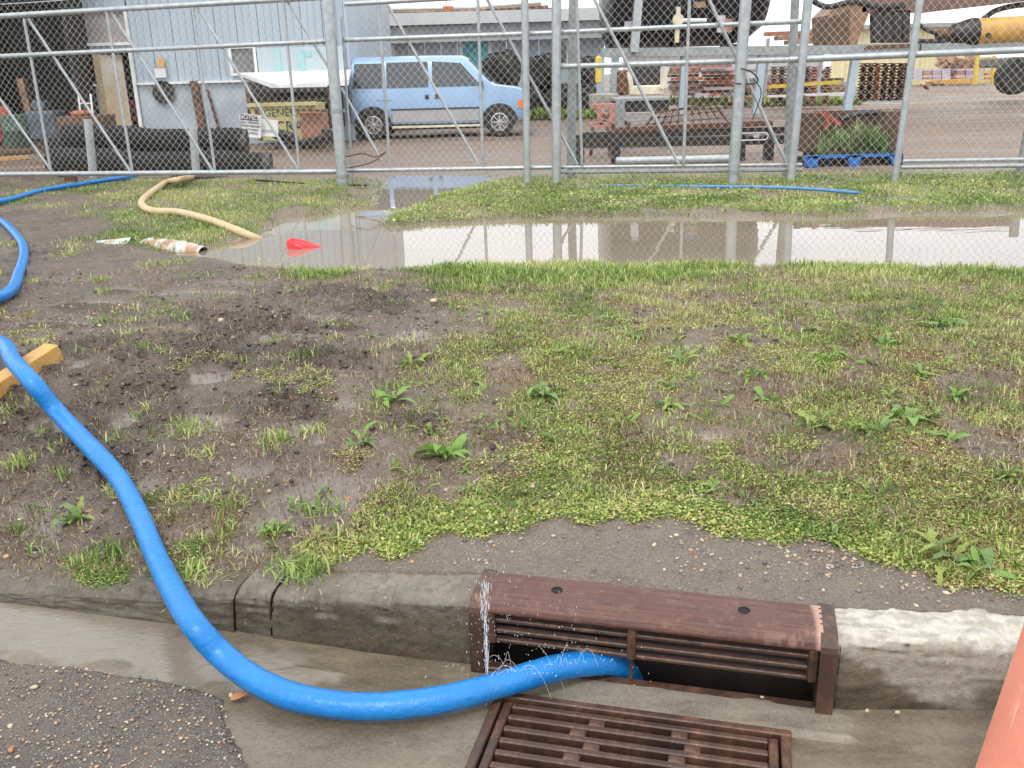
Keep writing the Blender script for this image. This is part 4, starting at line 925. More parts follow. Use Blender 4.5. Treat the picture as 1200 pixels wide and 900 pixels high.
W = [(525, 538, .17, 11, 'large bright leafy weed right of the bare wet patch, the biggest near the middle', (0, 3)), (425, 522, .13, 7, 'dark green weed with upright leaves at the edge of the wet mud', (0, 1)), (378, 583, .12, 3, 'weed with one broad pale leaf laid flat on the mud', (0, 3)), (352, 600, .10, 3, 'two pale green leaves lying low on bare mud', (0, 3)),
     (462, 470, .13, 8, 'yellowish leafy weed on the mud above the large bright one', (3, 5)), (640, 466, .15, 11, 'spreading dark weed in the middle of the turf', (0, 1)), (690, 448, .08, 5, 'small pale weed right of the spreading dark one', (0, 3)), (720, 430, .08, 6, 'small weed above the middle of the turf', (1, 0)),
     (783, 478, .15, 9, 'pale lobed weed in the right half of the turf', (2, 0)), (785, 456, .10, 7, 'little weed just behind the pale lobed one', (0, 1)), (962, 422, .13, 12, 'bushy green weed at the right, behind the bare streak', (0, 2)), (868, 400, .12, 8, 'low weed with a pale folded leaf', (3, 2)),
     (885, 440, .11, 8, 'weed below the one with a pale folded leaf', (0, 1)), (898, 468, .12, 8, 'broad weed left of the row of weeds', (0, 3)), (958, 500, .14, 9, 'left end weed of the row along the bare streak', (0, 2)), (1000, 500, .13, 9, 'second weed of the row along the bare streak', (0, 2)),
     (1032, 508, .12, 8, 'third weed of the row along the bare streak', (0, 1)), (1062, 490, .15, 10, 'tall weed behind the row along the bare streak', (3, 1)), (1116, 516, .13, 9, 'right end weed of the row along the bare streak', (2, 0)), (1105, 380, .17, 16, 'large dark clump of broad leaves at the far right of the turf', (0, 1)),
     (1140, 402, .11, 4, 'flat leaf weed under the large dark clump', (0, 3)), (1035, 405, .13, 9, 'weed in the gap left of the large dark clump', (1, 0)), (948, 385, .11, 8, 'weed beneath the tall grass right of centre', (2, 1)), (800, 424, .11, 8, 'weed at the edge of the bare brown gap', (1, 2)),
     (745, 393, .13, 8, 'grey green weed near the top of the turf', (1, 2)), (560, 450, .07, 5, 'small weed at the left of the dry patch', (1, 0)), (480, 425, .12, 9, 'leafy weed on the right side of the dark churned mud', (3, 2)), (432, 395, .10, 5, 'long trailing weed on the dark churned mud', (2, 4)),
     (90, 606, .13, 12, 'dense green weed left of the blue hose', (2, 1)), (318, 628, .10, 9, 'bright little weed at the back of the left kerb', (3, 2)), (372, 634, .09, 9, 'yellow green weed right of the bright little one behind the kerb', (5, 2)), (148, 402, .08, 4, 'sprig with an upright pale leaf near the timber block', (3, 0)),
     (1110, 655, .15, 12, 'grassy weed spilling over the silt right of the inlet', (2, 4)), (1150, 672, .12, 9, 'darker weed at the right front corner of the turf', (1, 0)), (975, 640, .08, 6, 'small weed stranded on the silt', (2, 1)), (840, 575, .10, 7, 'weed in the front turf above the inlet', (0, 2)),
     (1180, 560, .12, 8, 'weed at the right picture edge', (0, 2)), (610, 500, .09, 6, 'small weed right of the large bright one', (1, 0)), (730, 500, .10, 7, 'weed left of the bare hollow', (2, 0)), (1010, 350, .12, 8, 'weed in the long grass of the near bank', (1, 2)), (1075, 440, .11, 8, 'weed between the dark clump and the row', (0, 2)), (1120, 470, .11, 8, 'pale weed above the right end of the row', (3, 0)), (645, 520, .08, 6, 'tiny dark weed in the middle turf', (1, 0))]
for a in W: rosette(a[0], a[1], a[2] * 1.12, int(a[3] * 1.7) + 2, a[4], a[5])
rg_ = random.Random(44); nw = 0
while nw < 85:
    px, py = rg_.uniform(440, 1195), rg_.uniform(338, 600) if rg_.random() < .75 else rg_.uniform(330, 440)
    p = G(px, py, .28)
    if py > 600 - .0 * px or float(cov(np.array([p.x]), np.array([p.y]))[0]) < .4 or sdf_big(np.array([p.x]), np.array([p.y]))[0] < .2: continue
    rosette(px, py, rg_.uniform(.05, .12), rg_.randint(5, 8), 'small low weed scattered among the patchy grass of the verge', rg_.choice([(0, 2), (1, 0), (2, 4), (3, 0), (5, 2)]), 'small weeds scattered in the verge grass'); nw += 1
# fallen leaves
fl_m = M('dead_orange_leaf', (.42, .20, .08), (.30, .13, .05), 20, .6)
FLm = leaf_mesh('fallen_leaf', fl_m, 1, .3, 0, 9)
for px, py, lab in [(1180, 510, 'orange dead leaf on bare soil at the right edge'), (1190, 668, 'curled brown dead leaf at the right front corner'), (1085, 658, 'long brown dead leaf beside the grassy weed'), (90, 620, 'orange dead leaf between the brick fragments'), (32, 590, 'orange dead leaf on mud at the left edge'), (270, 820, 'brown dead leaf in the broken asphalt corner'), (112, 600, 'straw coloured dead leaf in the dense green weed')]:
    p = G(px, py, .26); z_ = HZ(p.x, p.y) if p.y > yc(p.x) + .15 else .014; p = G(px, py, z_ + .004); o = bpy.data.objects.new('fallen_leaf', FLm); COL.objects.link(o); o.location = p; o.scale = (.045, .045, .015); o.rotation_euler = (0, 0, px * .7); tag(o, lab, 'leaf')
# ================================================================ FENCE AND GATES
def FP(px, py, off=0.0):
    r = ray(px, py); t = (10.1 + .18 * 4.1 + off) / (r[1] + .18 * r[0]); return Vector((r[0] * t, r[1] * t, CZ + r[2] * t))
def pipe(name, a, b, r, parent, mat=None, n=12, loc=None):
    return MB().tube([a, b], r, n).build(name, mat or galv, parent, loc=loc, smooth='auto')
def chain(parent, x0, x1, z0, z1, off, px_=.082, pz=.092, r=.0022, mat=None):
    """woven wires: each zigzags up the whole height and hooks round its neighbours"""
    nx = int((x1 - x0) / (px_ / 2)); nz = int((z1 - z0) / (pz / 2)) + 1
    V_ = []; 
    ks = np.arange(nz)
    for i in range(nx):
        xs_ = x0 + i * px_ / 2 + np.where((ks + (0 if i % 2 == 0 else 1)) % 2 == 0, 0, px_ / 2) * (1 if i % 2 == 0 else 1)
        xs_ = x0 + i * px_ / 2 + ((ks + i) % 2) * px_ / 2
        zs_ = z0 + ks * pz / 2; ys_ = yf(xs_) + off + .002 * np.where((ks + i) % 2 == 0, -1, 1)
        wob = .006 * np.sin(xs_ * 3.1 + zs_ * 2.2); V_.append(np.stack([xs_ + wob, ys_ + wob, zs_], 1))
    V_ = np.array(V_)                                   # nx, nz, 3
    ang = [PI / 2, PI * 7 / 6, PI * 11 / 6]
    P = np.stack([V_ + np.array([math.cos(a) * r, math.sin(a) * r, 0]) for a in ang], 2)     # nx,nz,3,3
    I = np.arange(nx * nz * 3).reshape(nx, nz, 3); q_ = []
    for k_ in range(3):
        k2 = (k_ + 1) % 3; q_.append(np.stack([I[:, :-1, k_], I[:, :-1, k2], I[:, 1:, k2], I[:, 1:, k_]], -1).reshape(-1, 4))
    o = raw_mesh('chain_link_mesh', P.reshape(-1, 3) - np.array(parent.location), np.concatenate(q_).reshape(-1), 4, mat or wire_m, False, parent=parent); o['kind'] = 'stuff'; return o
def extend(a, b, z):            # carry the line a-b on to height z
    t = (z - a.z) / (b.z - a.z); return a + (b - a) * t
# left sliding gate
base = FP(200, 203); gate = thing('sliding_gate', base, 'long galvanised chain link sliding gate with slanting braces in front of the dark shed', 'gate')
pipe('gate_rail', FP(-90, 24), FP(393, -4), .030, gate); pipe('gate_rail', FP(-90, 70), FP(392, 48), .026, gate); pipe('gate_rail', FP(-90, 205), FP(400, 201), .030, gate)
for a, b_ in (((28, 22), (60, 202)), ((125, 14), (155, 201)), ((226, 8), (252, 201)), ((332, 0), (351, 200)), ((-70, 28), (-30, 203))): pipe('gate_upright', FP(*b_), FP(*a), .017, gate)
for a, b_ in (((-40, 60), (60, 200)), ((33, 22), (152, 200)), ((130, 14), (249, 200)), ((231, 8), (350, 200)), ((336, 0), (395, 95))): pipe('gate_brace', FP(*b_, .03), FP(*a, .03), .016, gate)
xl, xr = FP(-100, 100).x, FP(398, 100).x
chain(gate, xl, xr, FP(200, 202).z, 2.62, -.02)
# right gate leaf
base = FP(520, 197, .12); g2 = thing('gate_leaf', base, 'chain link gate leaf with slanting braces in front of the light blue van', 'gate')
o_ = .10
pipe('gate_rail', FP(404, 5, o_), FP(800, -18, o_), .026, g2); pipe('gate_rail', FP(404, 47, o_), FP(660, 38, o_), .026, g2); pipe('gate_rail', FP(404, 200, o_), FP(660, 196, o_), .024, g2)
for a, b_ in (((444, 14), (457, 193)), ((560, 0), (566, 195)), ((676, 0), (682, 194))): pipe('gate_upright', FP(*b_, o_), extend(FP(*b_, o_), FP(*a, o_), 2.45), .0175, g2)
for a, b_ in (((455, 7), (561, 193)), ((568, -6), (677, 193)), ((400, 103), (447, 188))): pipe('gate_brace', FP(*b_, o_ + .03), FP(*a, o_ + .03), .016, g2)
pipe('gate_upright', FP(400, 20, o_), FP(414, 215, o_), .014, g2)
chain(g2, FP(408, 100).x, FP(655, 100).x, FP(520, 226).z, 2.62, .08)
# fixed fence right of it
base = FP(860, 205); fx = thing('chain_link_fence', base, 'chain link fence with double bottom rail in front of the rusty yard equipment', 'fence')
pipe('fence_rail', FP(655, 38, .12), FP(942, 25, .12), .026, fx); pipe('fence_rail', FP(657, 78, .12), FP(928, 70, .12), .029, fx); pipe('fence_rail', FP(925, 70, .05), FP(1260, 56, .05), .034, fx)
pipe('fence_rail', FP(655, 196, .12), FP(940, 193, .12), .019, fx); pipe('fence_rail', FP(655, 202, .16), FP(940, 199, .16), .021, fx)
pipe('fence_rail', FP(1058, 189, .12), FP(1260, 186, .12), .021, fx); pipe('fence_rail', FP(1056, 196, .1), FP(1260, 193, .1), .024, fx)
for a, b_ in (((808, 0), (801, 193)),): pipe('fence_upright', FP(*b_, .10), extend(FP(*b_, .10), FP(*a, .10), 2.45), .018, fx)
for a, b_ in (((696, -2), (795, 192)), ((830, -2), (921, 190))): pipe('fence_brace', FP(*b_, .06), FP(*a, .06), .018, fx)
def fpost(name, top_, bot, r, off, label, mat=None, group=None, ztop=2.75, clamps=()):
    b_ = FP(*bot, off); t_ = extend(b_, FP(*top_, off), ztop); b0 = extend(b_, t_, b_.z - .12)
    t = thing(name, b_, label, 'post', group); pipe('post_tube', b0, t_, r, t, mat, 18)
    for c_ in clamps:
        p = FP(*c_, off); ax = (t_ - b0).normalized(); k_ = (p.z - b0.z) / ax.z; p = b0 + ax * k_; MB().tube([p - ax * .02, p + ax * .02], r + .008, 18).build('clamp_band', galv_dull, t); MB().bar(p + Vector((r + .03, -.0, 0)), p + Vector((r + .005, 0, 0)), .012, .03).build('clamp_bolt', galv_dull, t)
    return t
fpost('gate_post', (384, 0), (403, 232), .066, -.10, 'thick galvanised gate post between the two gate leaves', clamps=((394, 130), (402, 206), (403, 214)))
fpost('fence_post', (615, 0), (618, 222), .040, .0, 'slim galvanised post at the right side of the van')
fpost('fence_post', (652, 0), (652, 222), .052, .0, 'thick galvanised post standing alone right of the van')
fpost('fence_post', (672, 0), (669, 206), .052, .55, 'dull grey post just behind the thick post right of the van', galv_dull)
fpost('fence_post', (874, 0), (858, 222), .060, -.05, 'stoutest galvanised post, with a black tie, in front of the rusty trailer', clamps=((860, 201),))
fpost('fence_post', (932, 0), (922, 200), .045, .5, 'dark square post behind the leaning post', galv_dull)
fpost('fence_post', (947, 0), (926, 216), .046, .0, 'leaning galvanised post left of the planter crate')
fpost('fence_post', (1078, 0), (1047, 222), .036, -.03, 'leaning slim post right of the planter crate')
pb = FP(1198, 192, .5); pt = extend(pb, FP(1205, 155, .5), pb.z + .42); t = thing('short_post', pb, 'short grey post stub at the right picture edge', 'post'); pipe('post_tube', extend(pb, pt, pb.z - .1), pt, .05, t, galv_dull)
chain(fx, FP(655, 100).x, FP(1300, 100).x, FP(860, 216).z, 2.7, .03, .080, .090, .0022)
# wires
tie = thing('tie_wire', FP(868, 95), 'loop of black wire tying the stout post to the fence', 'wire')
MB().tube(catmull([FP(868, 80, -.16), FP(880, 84, -.13), FP(888, 92, .0), FP(884, 98, .03), FP(862, 98, -.16)], 6), .008, 6).build('wire_loop', black_steel, tie, smooth=True)
MB().tube(catmull([FP(882, 92, .0), FP(892, 108, .0), FP(882, 140, .0)], 6), .006, 6).build('wire_tail', black_steel, tie, smooth=True)
o = MB().tube(catmull([FP(404, 184, -.05), FP(425, 180, -.08), FP(440, 184, -.05), FP(452, 178, -.05), FP(436, 190, -.05), FP(408, 197, -.06)], 6), .008, 6).build('twisted_wire', rust_dark, loc=FP(430, 190), smooth=True); tag(o, 'rusty twisted wire caught in the gate beside the thick gate post', 'wire')
o = MB().tube(catmull([FP(-60, 7, .05), FP(0, 5, .05), FP(35, 3, .05), FP(75, 0, .05), FP(120, -6, .05)], 6), .006, 5).build('barbed_wire', galv, loc=FP(35, 3), smooth=True); tag(o, 'strand of barbed wire above the gate at the top left', 'wire')
o = MB().tube(catmull([FP(300, 211, .2), FP(340, 214, .1), (FP(380, 217, .05)), FP(430, 217, -.05)], 6), .012, 6).build('black_cable', black_steel, loc=FP(340, 214), smooth=True); tag(o, 'thin black cable on the ground under the gate end', 'cable')
# stub posts behind the gate
YG = .24
def yg(px, py): return G(px, py, YG)
for (a, b_, lab) in (((103, 140), (109, 202), 'left grey stub post behind the sliding gate'), ((226, 150), (230, 204), 'right grey stub post behind the sliding gate, among the black pipes')):
    p = D(*b_, 13.0); q_ = D(*a, 13.0); t = thing('stub_post', p, lab, 'post'); pipe('post_tube', extend(p, q_, YG - .05), q_, .055, t)
# roller carriage under the gate
rc_ = D(235, 212, 12.6); t = thing('gate_roller', rc_, 'black greasy roller carriage under the sliding gate by the tan hose', 'gate roller')
MB().box(rc_ + Vector((0, 0, .03)), (.75, .16, .07), (0, .05, .1), .01).build('carriage', black_steel, t)
for dx in (-.28, -.05, .22): MB().lathe(rc_ + Vector((dx, -.1, -.03)), [(.05, -.03), (.06, -.02), (.045, 0), (.06, .02), (.05, .03)], 16, 'Y').build('roller', rust_dark, t, smooth='auto')
p = D(83, 210, 12.4); t = thing('timber_post', p, 'short dark wooden block under the left part of the sliding gate', 'post'); MB().box(p + Vector((0, 0, 0)), (.14, .14, .22), (0, 0, .2), .01).build('block', rust_dark, t)

# ================================================================ BUILDINGS AND YARD
def wallbox(px0, py0, px1, py1, Y):        # left x, right x, bottom z, top z of an upright rectangle at depth Y
    xm, ym = (px0 + px1) / 2, (py0 + py1) / 2
    return D(px0, ym, Y).x, D(px1, ym, Y).x, D(xm, py1, Y).z, D(xm, py0, Y).z
def upbox(mb, px0, py0, px1, py1, Y, dep, bev=0, z0=None):
    x0, x1, a, b_ = wallbox(px0, py0, px1, py1, Y)
    if z0 is not None: a = z0
    mb.box(((x0 + x1) / 2, Y + dep / 2, (a + b_) / 2), (x1 - x0, dep, b_ - a), bev=bev); return x0, x1, a, b_
# -- near blue building
YB = 21.0; xA, xB = D(86, 100, YB).x, D(409, 100, YB).x; zb0 = .22; zt = 7.2
bld = thing('blue_building', Vector(((xA + xB) / 2, YB, YG)), 'light blue metal clad workshop with open door and white ledge left of the van', 'building')
zl_ = D(250, 97, YB).z
dx0, dx1, _, dzt = wallbox(116, 62, 163, 152, YB)
nW = 13; wp = (xB - xA) / nW
def clad(x0, x1, z0, z1, Y, mat, name='cladding_panel', parent=None, ribs=3, prx=.02):
    b = MB(); n = max(1, ribs); w_ = (x1 - x0) / n; pr = []
    for i in range(n):
        xa = x0 + i * w_; pr += [(xa, 0), (xa + w_ * .78, 0), (xa + w_ * .83, -prx), (xa + w_ * .95, -prx)]
    pr.append((x1, 0)); vs_ = [(x_, Y + y_, z0) for x_, y_ in pr] + [(x_, Y + y_, z1) for x_, y_ in pr]; m = len(pr)
    vs_ += [(x0, Y + .06, z0), (x1, Y + .06, z0), (x0, Y + .06, z1), (x1, Y + .06, z1)]
    b.add(vs_, [(i, i + 1, m + i + 1, m + i) for i in range(m - 1)] + [(2 * m + 1, 2 * m, 2 * m + 2, 2 * m + 3), (0, 2 * m, 2 * m + 2, m), (2 * m + 1, m - 1, 2 * m - 1, 2 * m + 3)])
    return b.build(name, mat, parent)
win = [wallbox(95, 12, 150, 52, YB), wallbox(271, 55, 300, 87, YB), ]
for i in range(nW):
    x0, x1 = xA + i * wp + .004, xA + (i + 1) * wp - .004
    segs = [(zl_ + .04, zt)]
    for (a, b_, c_, d_) in win:
        if x0 < b_ and x1 > a:
            segs = [(s0, min(s1, c_)) for s0, s1 in segs if s0 < c_] + [(max(s0, d_), s1) for s0, s1 in segs if s1 > d_]
            if a - x0 > .05: clad(x0, a, c_, d_, YB, blue_wall, parent=bld, ribs=2)
            if x1 - b_ > .05: clad(b_, x1, c_, d_, YB, blue_wall, parent=bld, ribs=2)
    for s0, s1 in segs:
        xx0, xx1 = x0, x1
        if s0 < dzt - .1 and x1 > dx0 and x0 < dx1:
            if x0 < dx0 - .1: xx1 = dx0
            elif x1 > dx1 + .1: xx0 = dx1
            else: s0 = dzt
        if s1 - s0 > .05: clad(xx0, xx1, s0, s1, YB, blue_wall, parent=bld)
b = MB()
for a, c_ in ((xA, dx0), (dx1, xB)): b.box(((a + c_) / 2, YB + .02, (zb0 + zl_) / 2), (c_ - a, .06, zl_ - zb0))
b.build('lower_wall', blue_wall_low, bld)
b = MB(); b.box(((xA + dx0) / 2, YB - .03, zl_ + .02), (dx0 - xA, .12, .045)); b.box(((dx1 + xB) / 2, YB - .03, zl_ + .02), (xB - dx1, .12, .045)); b.build('ledge', white_paint, bld)
MB().box((xB + .03, YB + 4, zt / 2), (.06, 8, zt - .4)).build('side_wall', blue_wall2, bld)
MB().box((xB - .25, YB - .045, D(402, 40, YB).z), (.12, .04, D(402, -20, YB).z - D(402, 84, YB).z)).build('corner_trim', turq_pale, bld)
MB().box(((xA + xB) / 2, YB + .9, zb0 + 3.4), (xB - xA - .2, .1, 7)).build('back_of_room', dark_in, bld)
MB().box((dx0 + .06, YB + .0, (zb0 + dzt) / 2), (.10, .16, dzt - zb0)).build('door_frame', door_wood, bld); MB().box((dx1 - .05, YB, (zb0 + dzt) / 2), (.07, .16, dzt - zb0)).build('door_frame', white_paint, bld)
dr = MB().box((dx0 + .32, YB + .10, (zb0 + dzt) / 2), (.46, .05, dzt - zb0 - .05), (0, 0, .25)).build('door', M('flaking_white_door', (.55, .50, .42), (.50, .38, .24), 2.5, .6, lo=.45, hi=.6), bld)
MB().box((dx1 - .5, YB + .6, zb0 + .75), (.35, .2, .5), bev=.03).build('red_machine', red_paint, bld)
def window(parent, rect, Y, gm, fm=white_paint, fr=.06, mull=0):
    a, c_, z0, z1 = rect; b = MB(); b.box(((a + c_) / 2, Y - .02, z0), (c_ - a + fr, .09, fr)); b.box(((a + c_) / 2, Y - .02, z1), (c_ - a + fr, .09, fr)); b.box((a, Y - .02, (z0 + z1) / 2), (fr, .09, z1 - z0 - fr - .004)); b.box((c_, Y - .02, (z0 + z1) / 2), (fr, .09, z1 - z0 - fr - .004))
    for i in range(mull): xx = a + (c_ - a) * (i + 1) / (mull + 1); b.box((xx, Y - .01, (z0 + z1) / 2), (fr * .6, .05, z1 - z0 - fr - .004))
    w_ = b.build('window', fm, parent); MB().box(((a + c_) / 2, Y + .012, (z0 + z1) / 2), (c_ - a - .02, .02, z1 - z0 - .02)).build('pane', gm, w_)
window(bld, win[0], YB, M('grey_window_board', (.27, .25, .245), (.33, .31, .30), 3, .5)); window(bld, win[1], YB, glass_grey)
bx_ = wallbox(302, 55, 405, 86, YB - .06); MB().box(((bx_[0] + bx_[1]) / 2, YB - .05, (bx_[2] + bx_[3]) / 2), (bx_[1] - bx_[0], .04, bx_[3] - bx_[2])).build('painted_board', M('pale_board', (.44, .52, .55), (.40, .49, .52), 3, .5), bld)
for (a, c_, e_, f_) in ((322, 56, 329, 85), (350, 60, 357, 85), (357, 60, 365, 66)):
    q_ = wallbox(a, c_, e_, f_, YB - .08); MB().box(((q_[0] + q_[1]) / 2, YB - .078, (q_[2] + q_[3]) / 2), (q_[1] - q_[0], .012, q_[3] - q_[2])).build('painted_letter', turq_pale, bld)
a1, a2 = D(285, 88, YB), D(412, 88, YB); z_ = a1.z
ms_ = MB(); ms_.add([(a1.x - .1, YB - .06, z_ + .05), (a2.x, YB - .06, z_ + .05), (a2.x + .1, YB - 1.1, z_ - .16), (a1.x + 1.0, YB - 1.1, z_ - .22), (a1.x - .1, YB - .06, z_ + .0), (a2.x, YB - .06, z_ - .0), (a2.x + .1, YB - 1.1, z_ - .26), (a1.x + 1.0, YB - 1.1, z_ - .34)], [(0, 1, 2, 3), (7, 6, 5, 4), (0, 3, 7, 4), (1, 5, 6, 2), (3, 2, 6, 7)])
ms_.build('awning', white_paint, bld)
q_ = wallbox(181, 80, 194, 91, YB - .1); MB().box(((q_[0] + q_[1]) / 2, YB - .07, (q_[2] + q_[3]) / 2), (q_[1] - q_[0], .03, q_[3] - q_[2])).build('notice_card', white_paint, bld)
q_ = wallbox(184, 68, 192, 79, YB - .1); MB().box(((q_[0] + q_[1]) / 2, YB - .07, (q_[2] + q_[3]) / 2), (q_[1] - q_[0], .03, q_[3] - q_[2])).build('notice_card', M('orange_card', (.7, .4, .15), None, 4, .6), bld)
pr = D(193, 108, YB); MB().lathe((pr.x, YB - .09, pr.z), [(.24, 0), (.22, .04), (.10, .05), (.0, .05)], 20, 'Y').build('vent', black_steel, bld)
MB().box((D(235, 130, YB).x, YB - .08, D(235, 130, YB).z), (.16, .12, 1.25), (0, -.06, 0)).build('rusty_chain_bundle', rust_dark, bld)
MB().tube([D(243, 105, YB - .1), D(256, 150, YB - .1)], .03, 8).build('leaning_rod', rust, bld)
# -- dark open shed at the far left
YS = 20.0; x0s, x1s = D(-160, 80, YS).x, D(84, 80, YS).x
sh = thing('open_shed', Vector(((x0s + x1s) / 2, YS, YG)), 'dark open shed with clutter inside at the left picture edge', 'shed')
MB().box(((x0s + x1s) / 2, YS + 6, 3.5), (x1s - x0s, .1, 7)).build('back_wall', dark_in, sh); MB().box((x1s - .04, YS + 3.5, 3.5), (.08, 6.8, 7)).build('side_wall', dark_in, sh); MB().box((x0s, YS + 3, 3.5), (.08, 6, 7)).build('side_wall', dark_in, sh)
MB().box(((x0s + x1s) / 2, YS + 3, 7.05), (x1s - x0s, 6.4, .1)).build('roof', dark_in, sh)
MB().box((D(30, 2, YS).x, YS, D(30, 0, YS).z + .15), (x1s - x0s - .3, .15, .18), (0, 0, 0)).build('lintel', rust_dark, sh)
def yard_obj(name, label, cat, px, py, Y, parts, group=None):
    t = thing(name, Vector((D(px, py, Y).x, Y, YG)), label, cat, group)
    for nm, mt, fn in parts:
        b = MB(); fn(b); b.build(nm, mt, t, smooth='auto' if nm in ('drum', 'shell', 'roll') else False)
    return t
yard_obj('timber_prop', 'leaning brown timber prop inside the dark shed', 'timber', 30, 150, 21.5, [('prop', tan_rust, lambda b: b.bar(D(25, 92, 21.5), D(42, 155, 21.5), .2, .14))])
yard_obj('drum', 'red drum in the dark shed at the left picture edge', 'drum', 2, 160, 19.4, [('drum', red_paint, lambda b: b.lathe(D(2, 165, 19.4), [(.26, 0), (.27, .02), (.27, .30), (.28, .32), (.27, .34), (.27, .62), (.24, .66)], 20))])
yard_obj('drum', 'dark green drum beside the red drum in the shed', 'drum', 22, 165, 19.3, [('drum', M('green_drum', (.05, .10, .06), (.04, .07, .05), 5, .5), lambda b: b.lathe(D(22, 172, 19.3), [(.24, 0), (.25, .02), (.25, .3), (.26, .32), (.25, .34), (.25, .60), (.22, .63)], 20))])
yard_obj('crate_pile', 'rusty crate behind the gate at the shed corner', 'crate', 85, 160, 18.5, [('crate_wall', rust_dark, lambda b: upbox(b, 68, 136, 118, 168, 18.5, .8, .01)), ('load', rust_orange, lambda b: upbox(b, 82, 130, 98, 136, 18.6, .4, .03))])
yard_obj('engine_block', 'grey blue machine under the shed roof', 'machine', 45, 150, 20.5, [('casing', M('blue_grey_machine', (.10, .13, .17), (.06, .07, .08), 4, .5), lambda b: (upbox(b, 28, 130, 66, 165, 20.5, .7, .05), upbox(b, 36, 118, 52, 131, 20.6, .4, .04)))])
yard_obj('steel_ladder_frame', 'small white steel frame at the workshop corner', 'frame', 100, 140, 19.5, [('frame_rod', white_paint, lambda b: (b.bar(D(92, 112, 19.5), D(96, 146, 19.5), .03, .03), b.bar(D(106, 110, 19.5), D(110, 144, 19.5), .03, .03), b.bar(D(92, 121, 19.5), D(107, 121, 19.5), .02, .02), b.bar(D(94, 135, 19.5), D(109, 135, 19.5), .02, .02)))])
yard_obj('plank', 'orange plank on the ground behind the sliding gate at the left', 'plank', 10, 188, 15, [('board', M('orange_board', (.55, .30, .10), (.40, .22, .09), 4, .6), lambda b: b.bar(G(-40, 190, YG + .04), G(32, 184, YG + .04), .16, .06))])
# -- black pipes
def bpipe(a, c_, r, label, Y):
    A_ = D(a[0], a[1], Y); C_ = D(c_[0], c_[1], Y + .3); t = thing('black_pipe', Vector((A_.x, A_.y, YG)), label, 'pipe', 'black pipes behind the sliding gate')
    n = int((C_ - A_).length / .035); pts_ = [A_.lerp(C_, i / n) + Vector((0, 0, .02 * math.sin(i * .11))) for i in range(n + 1)]; rs_ = [r * (1 + .055 * (i % 2) + .03 * math.sin(i * .3)) for i in range(n + 1)]
    MB().tube(pts_, r, 20, False, rs=rs_).build('pipe_wall', black_pipe, t, smooth='auto'); d_ = (C_ - A_).normalized()
    MB().tube([C_ - d_ * .06, C_ + d_ * .05, C_ + d_ * .05 , C_ - d_ * .05], r, 20, False, rs=[r * 1.08, r * 1.08, r * .8, r * .78]).build('pipe_collar', black_rubber, t, smooth='auto')
bpipe((58, 191), (314, 196), .205, 'lowest black corrugated pipe, in front of the pile behind the gate', 13.9); bpipe((76, 163), (286, 168), .20, 'black corrugated pipe on top of the pile behind the gate', 14.3)
bpipe((60, 177), (270, 183), .20, 'black corrugated pipe at the back of the pile behind the gate', 14.75)
yard_obj('steel_sheet', 'grey wet steel sheet lying under the black pipes', 'sheet', 180, 211, 13.4, [('sheet', galv_dull, lambda b: b.bar(G(95, 215, YG - .02), G(300, 213, YG - .02), .5, .03))])
# -- notice sign, bin
def text(name, body, size, loc, mat, parent, rot=(R(90), 0, 0), ext=.004, sx=1.0, align='CENTER'):
    c = bpy.data.curves.new(name, 'FONT'); c.body = body; c.size = size; c.extrude = ext; c.align_x = align; c.align_y = 'CENTER'; c.resolution_u = 2
    o = bpy.data.objects.new(name, c); COL.objects.link(o); o.parent = parent; o.location = Vector(loc) - Vector(parent.location); o.rotation_euler = rot; o.scale = (sx, 1, 1); c.materials.append(mat)
    me = bpy.data.meshes.new_from_object(o.evaluated_get(bpy.context.evaluated_depsgraph_get())); m_ = bpy.data.objects.new(name, me); COL.objects.link(m_); m_.parent = parent; m_.location = o.location; m_.rotation_euler = rot; m_.scale = (sx, 1, 1)
    if not me.materials: me.materials.append(mat)
    bpy.data.objects.remove(o); return m_
YN = 17.5; q_ = wallbox(284, 134, 306, 161, YN); ns = thing('notice_sign', Vector(((q_[0] + q_[1]) / 2, YN, YG)), 'white notice sign with black header leaning by the black pipes', 'sign')
cx, cz, ww, hh_ = (q_[0] + q_[1]) / 2, (q_[2] + q_[3]) / 2, q_[1] - q_[0], q_[3] - q_[2]
MB().box((cx, YN, cz), (ww, .02, hh_), (0, R(7), 0)).build('board', white_paint, ns)
MB().box((cx - .02, YN - .014, cz + hh_ * .36), (ww * .92, .006, hh_ * .24), (0, R(7), 0)).build('header', ink, ns)
text('lettering', 'NOTICE', .105, (cx - .02, YN - .022, cz + hh_ * .36), white_paint, ns, (R(90), R(7), 0))
for i, l_ in enumerate(['ALL VISITORS', 'MUST REPORT', 'TO MAIN', 'OFFICE']): text('lettering', l_, .052, (cx - .01 + .008 * i, YN - .016, cz + hh_ * (.14 - .155 * i)), ink, ns, (R(90), R(7), 0))
p = D(315, 150, YN + .1); t = thing('white_board', Vector((p.x, p.y, YG)), 'small white board with worn grey print right of the notice sign', 'board'); MB().box(p, (.34, .02, .30), (0, R(5), 0)).build('board', white_paint, t); MB().box(p + Vector((0, -.013, -.05)), (.26, .006, .05), (0, R(5), 0)).build('print_line', blue_wall_low, t)
YK = 18.6; q_ = wallbox(300, 122, 366, 164, YK); bn_ = thing('scrap_bin', Vector(((q_[0] + q_[1]) / 2, YK, YG)), 'faded green yellow metal bin marked for scrap under the awning', 'bin')
MB().prism([(q_[0], YK, q_[2]), (q_[1], YK, q_[2]), (q_[1] + .1, YK, q_[3]), (q_[0] - .1, YK, q_[3])], (0, 0, 0), (0, 1.0, 0)).build('bin_body', sign_yellow, bn_)
